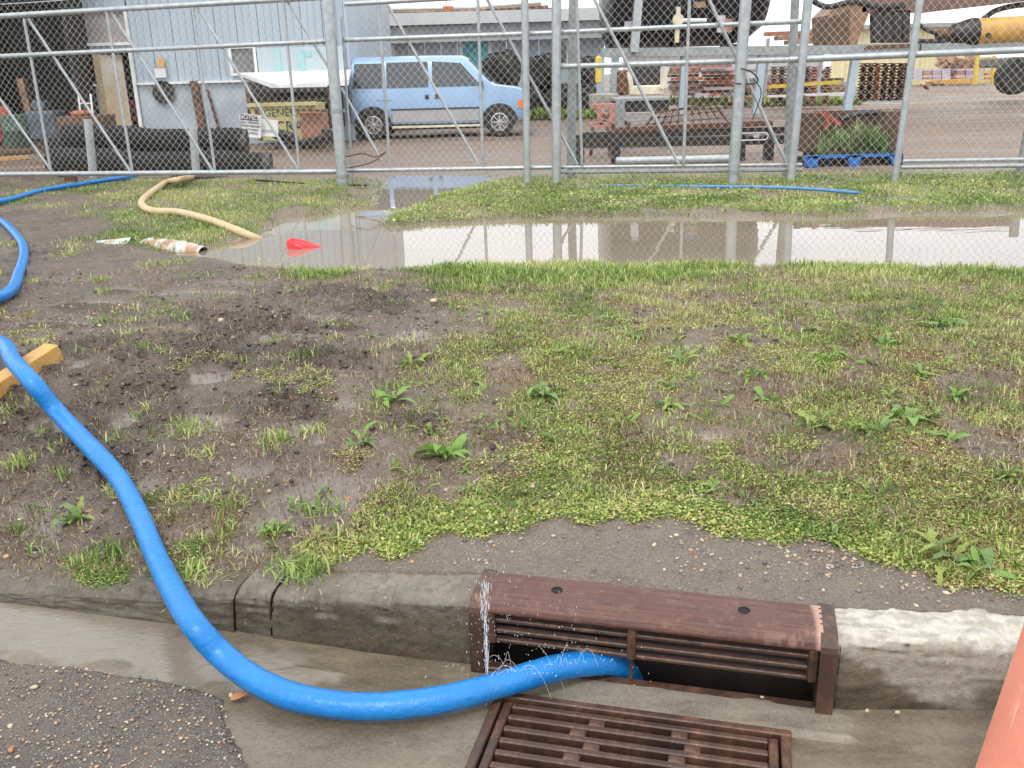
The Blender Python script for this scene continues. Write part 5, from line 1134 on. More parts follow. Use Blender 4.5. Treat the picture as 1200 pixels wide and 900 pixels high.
for x_ in (q_[0] + .05, q_[1] - .02): MB().box((x_, YK - .03, (q_[2] + q_[3]) / 2), (.07, .05, q_[3] - q_[2])).build('rib', rust, bn_)
MB().box(((q_[0] + q_[1]) / 2, YK - .02, q_[3]), (q_[1] - q_[0] + .25, .08, .07)).build('rim', sign_yellow, bn_)
text('lettering', 'GENERAL', .20, ((q_[0] + q_[1]) / 2 + .05, YK - .012, q_[3] - .16), ink, bn_, ext=.003); text('lettering', 'SCRAP', .28, ((q_[0] + q_[1]) / 2 + .1, YK - .012, q_[3] - .42), ink, bn_, ext=.003)
yard_obj('rusty_bin', 'orange rusty box right of the green yellow scrap bin', 'bin', 368, 150, 18.4, [('box', M('orange_rust_box', (.33, .15, .09), (.25, .13, .09), 4, .7), lambda b: upbox(b, 352, 130, 378, 163, 18.4, .7, .03)), ('lid_bar', rust_dark, lambda b: b.bar(D(345, 129, 18.3), D(384, 130, 18.3), .1, .04))])
yard_obj('pipe_rack', 'dark rack of pipes and scrap under the white awning', 'rack', 350, 112, 20.3, [('rack_shelf', black_steel, lambda b: (b.bar(D(292, 106, 19.9), D(392, 104, 19.9), .4, .08), b.bar(D(300, 121, 19.8), D(395, 115, 19.8), .12, .05), upbox(b, 294, 96, 400, 150, 20.4, .3))), ('rack_leg', rust_dark, lambda b: upbox(b, 290, 100, 295, 160, 19.7, .15)), ('rack_leg', rust_dark, lambda b: upbox(b, 386, 100, 391, 160, 19.7, .15))])
yard_obj('scrap_heap', 'dark metal scrap lying in front of the bin', 'scrap', 335, 160, 17.9, [('scrap_piece', black_steel, lambda b: (b.box(D(333, 159, 17.9), (.5, .3, .16), (.2, .3, .5), .03), b.box(D(372, 163, 17.9), (.45, .25, .10), (.1, -.2, -.3), .02), b.box(D(386, 158, 18), (.3, .2, .2), (0, .2, .2), .02)))])
yard_obj('grey_block', 'pale concrete block between the rusty box and the gate post', 'block', 384, 163, 18, [('block', galv_dull, lambda b: upbox(b, 378, 152, 398, 160, 18.2, .4, .02))])

# -- van
def make_van():
    WR, WF = yg(439, 164), yg(584, 159); hd = math.atan2(WF.y - WR.y, WF.x - WR.x) - R(8.0); wb = (WF - WR).length * 1.01 / .90; WR = WR + Vector((-math.sin(hd), math.cos(hd), 0)) * .84
    L0, L1 = -.58, wb + .66; W2 = .93
    v = thing('minivan', WR, 'light blue minivan with silver lower side parked behind the gate', 'van', rz=hd); v.scale = (.90, .90, .90)
    # body outline over the length: x, sill z, belt z, roof z
    st = [(L0, .45, 1.08, 1.78, .2), (L0 + .05, .40, 1.12, 1.87, .8), (L0 + .2, .36, 1.14, 1.91, 1), (wb * .45, .34, 1.14, 1.90, 1), (wb - .90, .34, 1.13, 1.88, 1), (wb - .74, .34, 1.12, 1.81, 1), (wb - .22, .34, 1.12, 1.30, 1), (wb - .10, .34, 1.12, 1.20, 1), (wb + .40, .36, 1.06, 1.13, 1), (wb + .60, .38, .98, 1.07, .9), (L1, .44, .84, .98, .6)]
    vs_ = []; m = 16
    for x_, zs, zb_, zr, k_ in st:
        tap = .17 * min(1, (zr - zb_) / .76); w_ = W2 - (1 - k_) * .10
        for s_ in (1, -1):
            pr = [(w_ - .06, zs), (w_ - .005, zs + .08), (w_, zs + .35), (w_ - .01, zb_), (w_ - tap * .75, zb_ + (zr - zb_) * .78), (w_ - tap - .07, zr - .03), (w_ - tap - .22, zr), (0.02, zr + .02)]
            if s_ < 0: pr = pr[::-1]
            for y_, z_ in pr: vs_.append((x_, -s_ * y_, z_))
    fs_ = []
    for i in range(len(st) - 1):
        for j in range(m): fs_.append((i * m + j, i * m + (j + 1) % m, (i + 1) * m + (j + 1) % m, (i + 1) * m + j))
    fs_ += [tuple(range(m)), tuple(range((len(st) - 1) * m, len(st) * m))]
    # carve wheel arches with a boolean-free look: dark arch discs set proud
    body = MB().add(vs_, fs_).build('body', van_blue, v, local=True, smooth='auto')
    def side(name, poly, mat, s_=-1, eps=.012, parent=None, th=.012):      # poly of (x, z) laid on the tumblehome side
        def yy(x_, z_):
            zb_ = np.interp(x_, [p[0] for p in st], [p[2] for p in st]); zr = np.interp(x_, [p[0] for p in st], [p[3] for p in st]); k_ = np.interp(x_, [p[0] for p in st], [p[4] for p in st]); w_ = W2 - (1 - k_) * .1
            if z_ <= zb_: return w_ - .002
            tap = .17 * min(1, (zr - zb_) / .76); return w_ - .01 - tap * .75 * min(1, (z_ - zb_) / ((zr - zb_) * .78))
        a_ = [(x_, s_ * (yy(x_, z_) + eps), z_) for x_, z_ in poly]; c_ = [(x_, s_ * (yy(x_, z_) + eps - th - .02), z_) for x_, z_ in poly]; n = len(poly)
        return MB().add(a_ + c_, [tuple(range(n)), tuple(range(2 * n - 1, n - 1, -1))] + [(i, (i + 1) % n, n + (i + 1) % n, n + i) for i in range(n)]).build(name, mat, parent or v, local=True)
    for s_ in (-1, 1):
        side('side_window', [(L0 + .14, 1.20), (.27, 1.19), (.27, 1.76), (L0 + .20, 1.76)], glass_dark, s_)
        side('side_window', [(.38, 1.19), (1.38, 1.19), (1.38, 1.77), (.38, 1.77)], glass_dark, s_)
        side('side_window', [(1.48, 1.19), (wb - .42, 1.19), (wb - .90, 1.72), (1.48, 1.77)], glass_dark, s_)
        side('lower_panel', [(.48, .40), (wb - .5, .40), (wb - .5, .66), (.48, .66)], van_silver, s_, .014)
        side('rub_strip', [(.45, .67), (wb - .48, .67), (wb - .48, .71), (.45, .71)], black_rubber, s_, .02)
        for x_ in (.34, 1.43, wb - .40): side('door_seam', [(x_, .42), (x_ + .014, .42), (x_ + .014, 1.16), (x_, 1.16)], black_rubber, s_, .004)
        for x_ in (1.29, 1.53): side('door_handle', [(x_, .92), (x_ + .09, .92), (x_ + .09, 1.02), (x_, 1.02)], black_rubber, s_, .02)
        side('crease', [(L0 + .1, .90), (.45, .90), (.45, .915), (L0 + .1, .915)], black_rubber, s_, .002)
        side('running_board', [(.46, .26), (wb - .45, .26), (wb - .45, .31), (.46, .31)], cream_paint, s_, .06, th=.14)
        side('tail_lamp', [(L0 + .015, .82), (L0 + .10, .82), (L0 + .10, 1.14), (L0 + .03, 1.14)], red_lens, s_, .012)
        side('turn_lamp', [(L1 - .20, .66), (L1 - .03, .66), (L1 - .05, .84), (L1 - .20, .86)], amber, s_, .035)
        MB().box((wb - .42, s_ * (W2 + .08), 1.24), (.10, .20, .15), bev=.03).build('mirror', black_rubber, v, local=True)
        for x_ in (0, wb):
            ar = []
            for i in range(13):
                a_ = PI * i / 12; ar.append((x_ + .44 * math.cos(a_), .36 + .42 * math.sin(a_)))
            side('wheel_arch', ar + [(x_ - .44, .30), (x_ + .44, .30)][::1], black_rubber, s_, .006)
            tr = MB().lathe((x_, s_ * (W2 - .10), .345), [(.20, -.11), (.31, -.11), (.345, -.08), (.352, 0), (.345, .08), (.31, .115), (.20, .105)], 36, 'Y').build('wheel', tyre_m, v, local=True, smooth='auto')
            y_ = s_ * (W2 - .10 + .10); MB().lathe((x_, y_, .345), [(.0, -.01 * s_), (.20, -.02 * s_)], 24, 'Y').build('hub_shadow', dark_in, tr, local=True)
            for q5 in range(8):
                a_ = PI / 4 * q5; MB().bar((x_ + .03 * math.cos(a_), y_ + s_ * .012, .345 + .03 * math.sin(a_)), (x_ + .19 * math.cos(a_), y_ + s_ * .012, .345 + .19 * math.sin(a_)), .045, .03).build('spoke', chrome, tr, local=True)
            MB().lathe((x_, y_, .345), [(.19, s_ * .0), (.215, s_ * .025), (.20, s_ * .03), (.18, s_ * .01)], 30, 'Y').build('rim', chrome, tr, local=True); MB().lathe((x_, y_, .345), [(.055, 0), (.05, s_ * .035), (.0, s_ * .04)], 16, 'Y').build('hub_cap', chrome, tr, local=True)
    # windscreen follows the slope of the pillar line
    def slope(x_): return np.interp(x_, [p[0] for p in st], [p[3] for p in st]) + .028
    xs_ = [wb - .72, wb - .55, wb - .35, wb - .18]; sc_ = MB(); V1 = []
    for i, x_ in enumerate(xs_): w_ = [.62, .66, .72, .76][i]; V1 += [(x_, -w_, slope(x_) - .03), (x_, -.02, slope(x_)), (x_, w_, slope(x_) - .03)]
    V2 = [(a, b_, c_ - .03) for a, b_, c_ in V1]; F1 = []
    for i in range(3):
        for j in range(2): a = i * 3 + j; F1 += [(a, a + 1, a + 4, a + 3), (a + 12, a + 15, a + 16, a + 13)]
    sc_.add(V1 + V2, F1).build('windscreen', M('blue_tinted_glass', (.10, .18, .20), (.08, .14, .16), 2, .1), v, local=True)
    MB().box((L1 + .01, 0, .74), (.05, 1.25, .20), bev=.01).build('grille', black_rubber, v, local=True)
    for s_ in (-1, 1): MB().box((L1 + .0, s_ * .71, .75), (.07, .24, .17), bev=.01).build('headlamp', chrome, v, local=True)
    MB().box((L1 - .02, 0, .50), (.18, 1.86, .18), bev=.03).build('front_bumper', chrome, v, local=True); MB().box((L0 + .03, 0, .50), (.16, 1.8, .16), bev=.03).build('rear_bumper', chrome, v, local=True)
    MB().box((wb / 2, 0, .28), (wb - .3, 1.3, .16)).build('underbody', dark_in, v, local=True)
make_van()
# -- second building
Y2 = 32.0; xa, xb = D(405, 100, Y2).x, D(708, 100, Y2).x; z1 = D(600, 40, Y2).z; z0_ = .2
b2 = thing('grey_blue_building', Vector(((xa + xb) / 2, Y2, YG)), 'long low grey blue metal building with a turquoise door behind the van', 'building')
nP = 16; wp = (xb - xa) / nP
wn2 = [wallbox(424, 55, 461, 67, Y2), wallbox(655, 47, 674, 76, Y2)]; dr2 = wallbox(543, 44, 573, 110, Y2)
for i in range(nP):
    x0, x1 = xa + i * wp + .004, xa + (i + 1) * wp - .004; segs = [(z0_, z1)]
    for (a, b_, c_, d_) in wn2:
        if x0 < b_ and x1 > a:
            segs = [(s0, min(s1, c_)) for s0, s1 in segs if s0 < c_] + [(max(s0, d_), s1) for s0, s1 in segs if s1 > d_]
            if a - x0 > .05: clad(x0, a, c_, d_, Y2, blue_wall2, parent=b2, ribs=2)
            if x1 - b_ > .05: clad(b_, x1, c_, d_, Y2, blue_wall2, parent=b2, ribs=2)
    for s0, s1 in segs:
        if s1 - s0 > .05: clad(x0, x1, s0, s1, Y2, blue_wall2, parent=b2, ribs=3)
for q_ in wn2: window(b2, q_, Y2, glass_dark, fr=.10, mull=1)
MB().box(((dr2[0] + dr2[1]) / 2, Y2 - .06, (YG + dr2[3]) / 2), (dr2[1] - dr2[0], .08, dr2[3] - YG)).build('door', turq, b2)
b = MB(); 
for x_ in (dr2[0] - .05, dr2[1] + .05): b.box((x_, Y2 - .05, (YG + dr2[3]) / 2), (.1, .12, dr2[3] - YG))
b.build('door_frame', white_paint, b2)
MB().box(((xa + xb) / 2, Y2 - .25, z1 + .05), (xb - xa + .4, .6, .50)).build('fascia', M('shadow_grey_fascia', (.36, .40, .43), None, 2, .6), b2)
MB().box(((xa + xb) / 2, Y2 - .35, z1 + .50), (xb - xa + .6, .8, .36)).build('roof_edge', M('pale_roof_edge', (.58, .60, .60), (.5, .53, .54), 1.5, .5), b2)
MB().box(((xa + xb) / 2, Y2 + 5, z1 + .55), (xb - xa + .6, 10, .2)).build('roof', galv_dull, b2); MB().box((xb - .05, Y2 + 5, (z1 + z0_) / 2), (.1, 9.8, z1 - z0_)).build('side_wall', blue_wall2, b2)
rz_ = z1 + .68
def on_roof(name, label, cat, parts, px, py): return yard_obj(name, label, cat, px, py, Y2 + 1, parts)
for i, (a, c_, dz, mt, lab) in enumerate([((450, 18), (560, 16), 0, rust_dark, 'left bundle of long brown pipes on the roof of the low building'), ((560, 15), (640, 10), 0, rust_dark, 'right bundle of long dark pipes on the roof of the low building')]):
    t = thing('pipe_bundle', D(*a, Y2 + .6), lab, 'pipes')
    for k_ in range(6):
        A_ = D(*a, Y2 + .6) + Vector((random.uniform(-.3, .3), .12 * k_, .09 * (k_ % 3))); C_ = D(*c_, Y2 + .6) + Vector((random.uniform(-.3, .3), .12 * k_, .09 * (k_ % 3))); MB().tube([A_, C_], .05, 8).build('roof_pipe', [rust_dark, tan_rust, galv_dull][k_ % 3], t)
on_roof('orange_crate', 'orange box standing on the roof of the low building', 'box', [('box', rust_orange, lambda b: upbox(b, 519, 7, 531, 17, Y2 + .3, .4, .02))], 525, 15)
on_roof('roof_vehicle', 'white vehicle top showing over the low roof', 'vehicle', [('cab', white_paint, lambda b: (upbox(b, 405, 2, 440, 20, Y2 + 12, 2, .1),)), ('window_band', glass_dark, lambda b: upbox(b, 408, 8, 436, 13, Y2 + 11.95, .05))], 420, 15)
for px, h_ in ((413, 10), (421, 6), (523, -6)): on_roof('roof_pole', {413: 'left short white pole on the low roof', 421: 'right short white pole on the low roof', 523: 'tall white pole behind the orange box on the low roof'}[px], 'pole', [('pole', white_paint, lambda b: b.tube([D(px, 26, Y2 + .4), D(px - 1, h_, Y2 + .4)], .05, 8))], px, 22)
# tyres in front of it
def tyre(px, py, rr_, Y, label, rz, axis='Y', wdt=.36):
    p = D(px, py, Y); t = thing('tractor_tyre', Vector((p.x, Y, p.z)), label, 'tyre', 'big tyres against the low building', rz)
    MB().lathe((0, 0, 0), [(rr_ * .55, -wdt / 2), (rr_ * .85, -wdt / 2 * 1.05), (rr_ * .97, -wdt * .36), (rr_, -.02), (rr_, .02), (rr_ * .97, wdt * .36), (rr_ * .85, wdt / 2 * 1.05), (rr_ * .55, wdt / 2)], 32, axis).build('tyre_casing', tyre_m, t, local=True, smooth='auto')
    b = MB()
    for k_ in range(22):
        a = 2 * PI * k_ / 22; s_ = 1 if k_ % 2 else -1
        if axis == 'Y': b.box((rr_ * math.cos(a), s_ * wdt * .2, rr_ * math.sin(a)), (.07, wdt * .42, .10), (0, -a, 0))
    if b.v: b.build('tread', tyre_m, t, local=True)
    MB().lathe((0, 0, 0), [(rr_ * .50, -.05), (rr_ * .56, -.10), (rr_ * .56, .10), (rr_ * .50, .05)], 28, axis).build('rim', tan_rust, t, local=True, smooth='auto')
for a in [(597, 81, .46, 25.5, 'upright tyre with a rusty rim just behind the van bonnet', R(70)), (583, 82, .42, 26.3, 'tyre half hidden behind the upright tyre over the bonnet', R(30)), (630, 84, .42, 29, 'left tyre of the stack between the posts', R(25)), (641, 82, .45, 29.3, 'right tyre of the stack between the posts', R(75)),
          (689, 84, .42, 29.5, 'tyre on the upper row right of the grey post', R(60)), (626, 120, .5, 29, 'lower left tyre standing on the ground right of the van', R(65)), (641, 121, .5, 29.5, 'lower tyre next to the grey cabinet', R(80)), (662, 120, .5, 29, 'lower tyre behind the thick post', R(70)), (690, 119, .5, 29.2, 'lowest right tyre against the low building', R(75))]: tyre(*a)
yard_obj('grey_cabinet', 'pale grey cabinets standing among the big tyres', 'cabinet', 648, 120, 30, [('cabinet', galv, lambda b: (upbox(b, 612, 98, 640, 134, 30.3, .8, .02, YG), upbox(b, 644, 100, 690, 132, 30.3, .8, .02, YG))), ('shelf', galv_dull, lambda b: upbox(b, 612, 97, 706, 100, 30, 1.2))])

# -- steel rack carrying the black tank
YR = 25.0; zr_t = D(880, 60, YR).z
rk = thing('steel_rack', Vector((D(880, 60, YR).x, YR, YG)), 'raised grey steel beam rack carrying the black tank and rusty bucket', 'rack')
MB().bar(D(704, 62, YR), D(1076, 57, YR), .34, .21).build('rack_beam', galv_dull, rk); MB().bar(D(1074, 57, YR), D(1290, 52, YR), .34, .21).build('rack_beam', galv_dull, rk); MB().bar(D(704, 62, YR + 2.2), D(1290, 52, YR + 2.2), .3, .21).build('rack_beam', galv_dull, rk)
for px in (893, 803, 1003): MB().bar(D(px, 64, YR), D(px - (px - 690) * .012 * 3, 133, YR), .19, .19).build('rack_leg', M('blue_grey_leg', (.38, .47, .53), (.33, .41, .46), 3, .5) if px == 893 else bpy.data.materials['blue_grey_leg'], rk)
for px in (705, 722): MB().bar(D(px - 1, 64, YR + .8), D(px - 2, 131, YR + .8), .19, .19).build('rack_leg', bpy.data.materials['blue_grey_leg'], rk)
MB().bar(D(748, 0, YR - .3), D(743, 61, YR - .3), .23, .2).build('rack_upright', galv, rk)
tk = thing('black_tank', Vector((D(815, 20, YR).x, YR + .3, zr_t)), 'huge black tank lying on the steel rack at the top of the picture', 'tank')
xt0, xt1 = D(713, 20, YR).x, D(918, 10, YR).x; rt = 1.54; zc = D(830, 50, YR - .1).z + rt - .05
MB().lathe((xt0, YR + 1.5, zc), [(.0, 0), (rt * .8, .02), (rt, .12), (rt, (xt1 - xt0) - 1.1), (rt * .93, (xt1 - xt0) - .6), (rt * .72, (xt1 - xt0) - .2), (rt * .3, (xt1 - xt0) - .0), (.0, (xt1 - xt0))], 40, 'X').build('tank_shell', black_tank, tk, smooth='auto')
for k_ in range(3): MB().box((xt0 + .4 + k_ * 1.5, YR + 1.3, zr_t + .14), (.2, 1.5, .12)).build('saddle', black_steel, tk)
MB().tube([D(795, 8, YR - .15), D(793, 50, YR - .15)], .06, 10).build('valve_pipe', cream_paint, tk); MB().tube([D(790, 24, YR - .2), D(828, 24, YR - .2)], .05, 10).build('valve_pipe', white_paint, tk); MB().lathe(D(795, 23, YR - .3), [(.14, 0), (.14, .07), (.06, .1), (.06, .22)], 16, 'Y').build('valve_wheel', cream_paint, tk)
for (a, c_, e_, f_, mt) in ((813, 0, 827, 9, tan_rust), (841, 18, 850, 38, lilac), (849, 22, 858, 38, rust_pink), (732, 25, 742, 36, lilac), (812, -3, 827, 2, blue_bright)):
    x0, x1, z0, z1_ = wallbox(a, c_, e_, f_, YR - .12); MB().box(((x0 + x1) / 2, YR - .10, (z0 + z1_) / 2), (x1 - x0, .03, z1_ - z0)).build('sticker', mt, tk)
# rusty bucket and boom at the right
bk = thing('rusty_bucket', Vector((D(1000, 58, YR).x, YR, zr_t)), 'brown rusty excavator bucket on the rack right of the leaning post', 'bucket')
b = MB(); pr = [D(970, 18, YR), D(972, 60, YR), D(1000, 62, YR), D(1019, 14, YR), D(1010, 4, YR), D(985, 4, YR)]; MB().prism(pr, (0, 0, 0), (0, 1.3, 0)).build('bucket_shell', tan_rust, bk)
pr = [D(969, 22, YR - .02), D(971, 61, YR - .02), D(994, 62, YR - .02), D(996, 12, YR - .02)]; MB().prism(pr, (0, -.03, 0), (0, 0, 0)).build('side_plate', rust_dark, bk)
for px in (1024, 1036, 1048, 1058): MB().prism([D(px, 12, YR), D(px + 9, 12, YR), D(px + 8, 50, YR), D(px + 1, 50, YR)], (0, 0, 0), (0, .3, 0)).build('tine', black_steel, bk)
MB().bar(D(1012, 56, YR - .1), D(1066, 54, YR - .1), .2, .09).build('lip', rust_dark, bk)
bm_ = thing('rusty_boom', Vector((D(1080, 10, YR).x, YR, zr_t + .5)), 'long brown rusty boom reaching in at the top right', 'boom')
MB().prism([D(1010, 14, YR), D(1014, -6, YR), D(1230, -16, YR), D(1230, -2, YR), D(1090, 14, YR)], (0, 0, 0), (0, .4, 0)).build('boom_arm', M('brown_boom_steel', (.13, .07, .055), (.19, .11, .09), 4, .6), bm_)
MB().tube(catmull([D(950, 0, YR), D(970, 8, YR), D(1000, 2, YR), D(1030, 8, YR), D(1060, 6, YR)], 6), .07, 8).build('hydraulic_line', black_rubber, bm_, smooth=True)
yc_ = thing('yellow_cylinder', D(1170, 45, YR), 'fat ochre yellow hydraulic cylinder on the rack at the top right', 'cylinder')
A_, C_ = D(1141, 38, YR), D(1290, 30, YR); MB().tube([A_, C_], .335, 28).build('barrel', ochre, yc_, smooth='auto'); d_ = (C_ - A_).normalized()
MB().tube([A_ - d_ * .55, A_ - d_ * .3, A_ - d_ * .1, A_ + d_ * .03], .2, 24, rs=[.22, .30, .35, .35]).build('gland', black_steel, yc_, smooth='auto'); MB().tube([A_ - d_ * .95, A_ - d_ * .4], .11, 14).build('rod', rust_dark, yc_, smooth='auto')
MB().tube(catmull([D(1076, 28, YR), D(1090, 37, YR), D(1105, 40, YR)], 6), .05, 8).build('hose_line', black_rubber, yc_); MB().tube(catmull([D(1076, 48, YR), D(1100, 48, YR), D(1120, 46, YR)], 6), .055, 8).build('hose_line', black_rubber, yc_)
MB().tube(catmull([D(1152, 22, YR + .2), D(1168, 12, YR + .2), D(1195, 6, YR + .2), D(1240, 4, YR + .2)], 6), .07, 8).build('hose_line', black_rubber, yc_); MB().lathe(D(1156, 42, YR - .24), [(.07, -.12), (.07, .02), (0, .02)], 14, 'Y').build('port', black_rubber, yc_)
# -- trailer with rusty mesh
YT = 13.4; tr = thing('flat_trailer', Vector((D(790, 185, YT).x, YT, YG)), 'low black trailer frame with rusty red deck edge behind the fence', 'trailer')
MB().bar(D(682, 168, YT), D(925, 163, YT), .10, .10).build('chassis_rail', black_steel, tr); MB().bar(D(682, 159, YT + .02), D(925, 152, YT + .02), .10, .09).build('chassis_rail', black_steel, tr)
MB().bar(D(716, 153, YT - .02), D(905, 144, YT - .02), .08, .07).build('deck_edge', rust, tr); MB().bar(D(682, 168, YT + 1.2), D(925, 163, YT + 1.2), .10, .14).build('chassis_rail', black_steel, tr)
for px, py in ((680, 190), (722, 184), (901, 190), (868, 186)): p = D(px, 158, YT); q2 = D(px - 1, py, YT); MB().bar(p, Vector((q2.x, YT, YG - .02)), .13, .12).build('trailer_leg', black_steel, tr)
tg = MB(); ctr = D(882, 160, YT - .08); rr_w, rr_h = .215, .048
op = [];
for i in range(40):
    a = 2 * PI * i / 40; c_, s_ = math.cos(a), math.sin(a); op.append((ctr.x + (rr_w - rr_h) * (1 if c_ > 0 else -1) + rr_h * c_, ctr.y, ctr.z + rr_h * s_))
MB().tube(op + [op[0]], .008, 6, False).build('white_oval', white_paint, tr); text('lettering', '48', .09, (ctr.x + .05, ctr.y - .0, ctr.z), white_paint, tr)
mg = thing('mesh_guard', Vector((D(790, 140, YT).x, YT + .1, .6)), 'rusty square mesh panel standing on the black trailer', 'mesh panel')
c00, c10, c01, c11 = D(754, 152, YT + .1), D(854, 146, YT + .1), D(768, 132, YT + .1), D(838, 122, YT + .1)
for a, c_ in ((c00, c01), (c01, c11), (c11, c10), (c10, c00)): MB().bar(a, c_, .03, .03).build('frame_bar', rust, mg)
for i in range(1, 10): f_ = i / 10; MB().bar(c00.lerp(c10, f_), c01.lerp(c11, f_), .014, .016).build('mesh_bar', rust, mg)
for i in range(1, 3): f_ = i / 3; MB().bar(c00.lerp(c01, f_), c10.lerp(c11, f_), .014, .016).build('mesh_bar', rust, mg)
yard_obj('grey_tube', 'fat grey steel tube lying behind the fence bottom rails', 'tube', 790, 188, 12.6, [('drum', galv, lambda b: b.tube([D(722, 189, 12.6), D(858, 186, 12.6)], .055, 16))])
yard_obj('red_stand', 'faded red iron stand left of the trailer', 'stand', 706, 145, 15, [('stand_plate', rust_pink, lambda b: (upbox(b, 694, 122, 722, 127, 15, .3), upbox(b, 700, 127, 706, 146, 15, .1), upbox(b, 714, 127, 721, 144, 15, .1), upbox(b, 692, 144, 716, 149, 15, .3))), ('stand_leg', rust_dark, lambda b: (b.bar(D(695, 149, 15), Vector((D(692, 172, 15).x, 15, YG)), .05, .05), b.bar(D(712, 149, 15), Vector((D(715, 172, 15).x, 15, YG)), .05, .05)))])
yard_obj('grey_table', 'grey steel table with a dark top plate behind the trailer', 'table', 755, 120, 15.6, [('table_top', galv_dull, lambda b: (upbox(b, 722, 115, 786, 118, 15.6, 1.0),)), ('skirt', black_steel, lambda b: upbox(b, 726, 118, 784, 131, 15.65, .5)), ('table_leg', galv_dull, lambda b: upbox(b, 722, 118, 732, 158, 15.6, .12, 0, YG) and None), ('table_leg', galv_dull, lambda b: upbox(b, 780, 118, 784, 150, 16.3, .1, 0, YG))])
yard_obj('concrete_block', 'worn grey block standing left of the grey table', 'block', 705, 116, 16.5, [('block', M('worn_grey_block', (.30, .28, .24), (.20, .18, .15), 5, .7), lambda b: upbox(b, 693, 110, 724, 126, 16.5, .5, .02))])
# cream forklift carriage
YC_ = 22; yard_obj('forklift_carriage', 'cream white lift carriage with a black load behind the table', 'forklift', 758, 100, YC_, [('carriage', cream_paint, lambda b: (b.bar(D(737, 84, YC_), D(741, 110, YC_), .12, .1), b.bar(D(781, 80, YC_), D(775, 104, YC_), .12, .1), upbox(b, 738, 100, 778, 112, YC_, .3, .03))), ('load', black_steel, lambda b: upbox(b, 744, 73, 774, 100, YC_ + .3, .8, .03)), ('counterweight', rust, lambda b: upbox(b, 726, 82, 738, 112, YC_ + .2, .6, .05))])
yard_obj('yellow_hanging_glove', 'yellow strap hanging by the low building corner', 'strap', 701, 85, 20, [('strap', yellow, lambda b: (upbox(b, 698, 66, 705, 98, 20, .1, .03),))])
yard_obj('vent_grid', 'white louvred vent box left of the black load', 'vent', 722, 90, 24, [('slat', galv, lambda b: [upbox(b, 716, 78 + i * 4, 728, 80 + i * 4, 24, .3) for i in range(9)] and None)])
# planter crate with weeds
YP = 11.9; pc_ = thing('weed_crate', Vector((D(990, 180, YP).x, YP, YG)), 'brown steel crate overgrown with weeds between the leaning posts', 'crate')
MB().bar(D(944, 132, YP + .5), D(1054, 129, YP + .5), .05, .03).build('crate_rim', rust_dark, pc_)
for (a, c_, e_, f_) in ((942, 132, 960, 178), (1036, 130, 1056, 176)): b = MB(); upbox(b, a, c_, e_, f_, YP + .1, .35, .01); b.build('crate_end', rust_dark, pc_)
b = MB(); upbox(b, 944, 132, 1055, 182, YP + .65, .05); b.build('crate_back', rust_dark, pc_)
b = MB(); upbox(b, 945, 184, 1058, 206, YP + .05, .5, .01); b.build('crate_base', black_steel, pc_)
p = D(968, 140, YP + .2); MB().bar(D(962, 131, YP + .1), D(985, 146, YP + .1), .05, .05).build('red_arm', red_paint, pc_); MB().bar(D(972, 134, YP + .1), D(967, 152, YP + .1), .04, .04).build('red_arm', red_paint, pc_)
MB().tube(catmull([D(985, 140, YP + .2), D(1005, 134, YP + .2), D(1030, 132, YP + .2)], 6), .035, 8).build('tyre_edge', black_rubber, pc_)
for i, (a, c_, e_, f_) in enumerate(((944, 183, 960, 196), (993, 182, 1009, 197), (1042, 181, 1058, 192))):
    lab = ['left bright blue block under the weed crate', 'middle bright blue block under the weed crate', 'right bright blue block under the weed crate'][i]; x0, x1, z0, z1_ = wallbox(a, c_, e_, f_, YP - .12); t = thing('blue_block', Vector(((x0 + x1) / 2, YP - .12, z0)), lab, 'block')
    MB().prism([(x0, YP - .12, z1_), (x1, YP - .12, z1_), (x1 - .02, YP - .12, z0), (x0 + .04, YP - .12, z0)], (0, 0, 0), (0, .16, 0)).build('block', blue_bright, t)
t = thing('blue_plank', D(1000, 183, YP - .1), 'thin bright blue plank joining the blue blocks', 'plank'); MB().bar(D(946, 184, YP - .08), D(1057, 181, YP - .08), .08, .035).build('board', blue_bright, t)
wr = np.random.default_rng(5); P = []
for cx_, n, sp_, zz in ((966, 26, 9, 186), (984, 34, 12, 176), (1002, 20, 10, 186), (1014, 40, 11, 172), (1026, 46, 12, 178), (1040, 14, 8, 186)):
    for _ in range(n): q_ = D(cx_ + wr.normal(0, sp_ * .6), zz - abs(wr.normal(0, 9)), YP + wr.uniform(-.05, .35)); P.append(tuple(q_))
foliage('crate_weeds', np.array(P), 'feathery green weeds growing out of the brown steel crate', 'weeds', 61, 'grass', .08, .26, .5, 9, [(.13, .22, .08), (.2, .3, .11), (.27, .37, .14), (.36, .38, .18)], .04, 1.0)
# -- far stacks and racks
rg = random.Random(12)
def orange_rack():
    for i in range(9):
        for j in range(2):
            x0 = 786 + j * 38 + rg.uniform(-3, 3); y0 = 78 + i * 3.7; Yk = 33 + rg.uniform(-.5, .5)
            t = thing('steel_beam', D(x0, y0, Yk), 'orange or brown steel beam in the stack behind the mesh panel', 'beam', 'stacked steel beams beyond the yard'); MB().bar(D(x0, y0, Yk), D(x0 + 34, y0 - .8, Yk), .5, .09).build('beam', [rust_orange, rust_orange, rust_pink, tan_rust, lilac][rg.randrange(5)], t)
orange_rack()
for i in range(6):
    x0 = 905 + i * 12; Yk = 34; t = thing('steel_beam', D(x0, 45, Yk), 'rusty beam on the high far rack', 'beam', 'rusty beams on the high far rack'); MB().bar(D(x0 - 8, 40 + (i % 3) * 5, Yk), D(x0 + 22, 39 + (i % 3) * 5, Yk), .5, .13).build('beam', [rust_orange, tan_rust, rust_orange][i % 3], t)
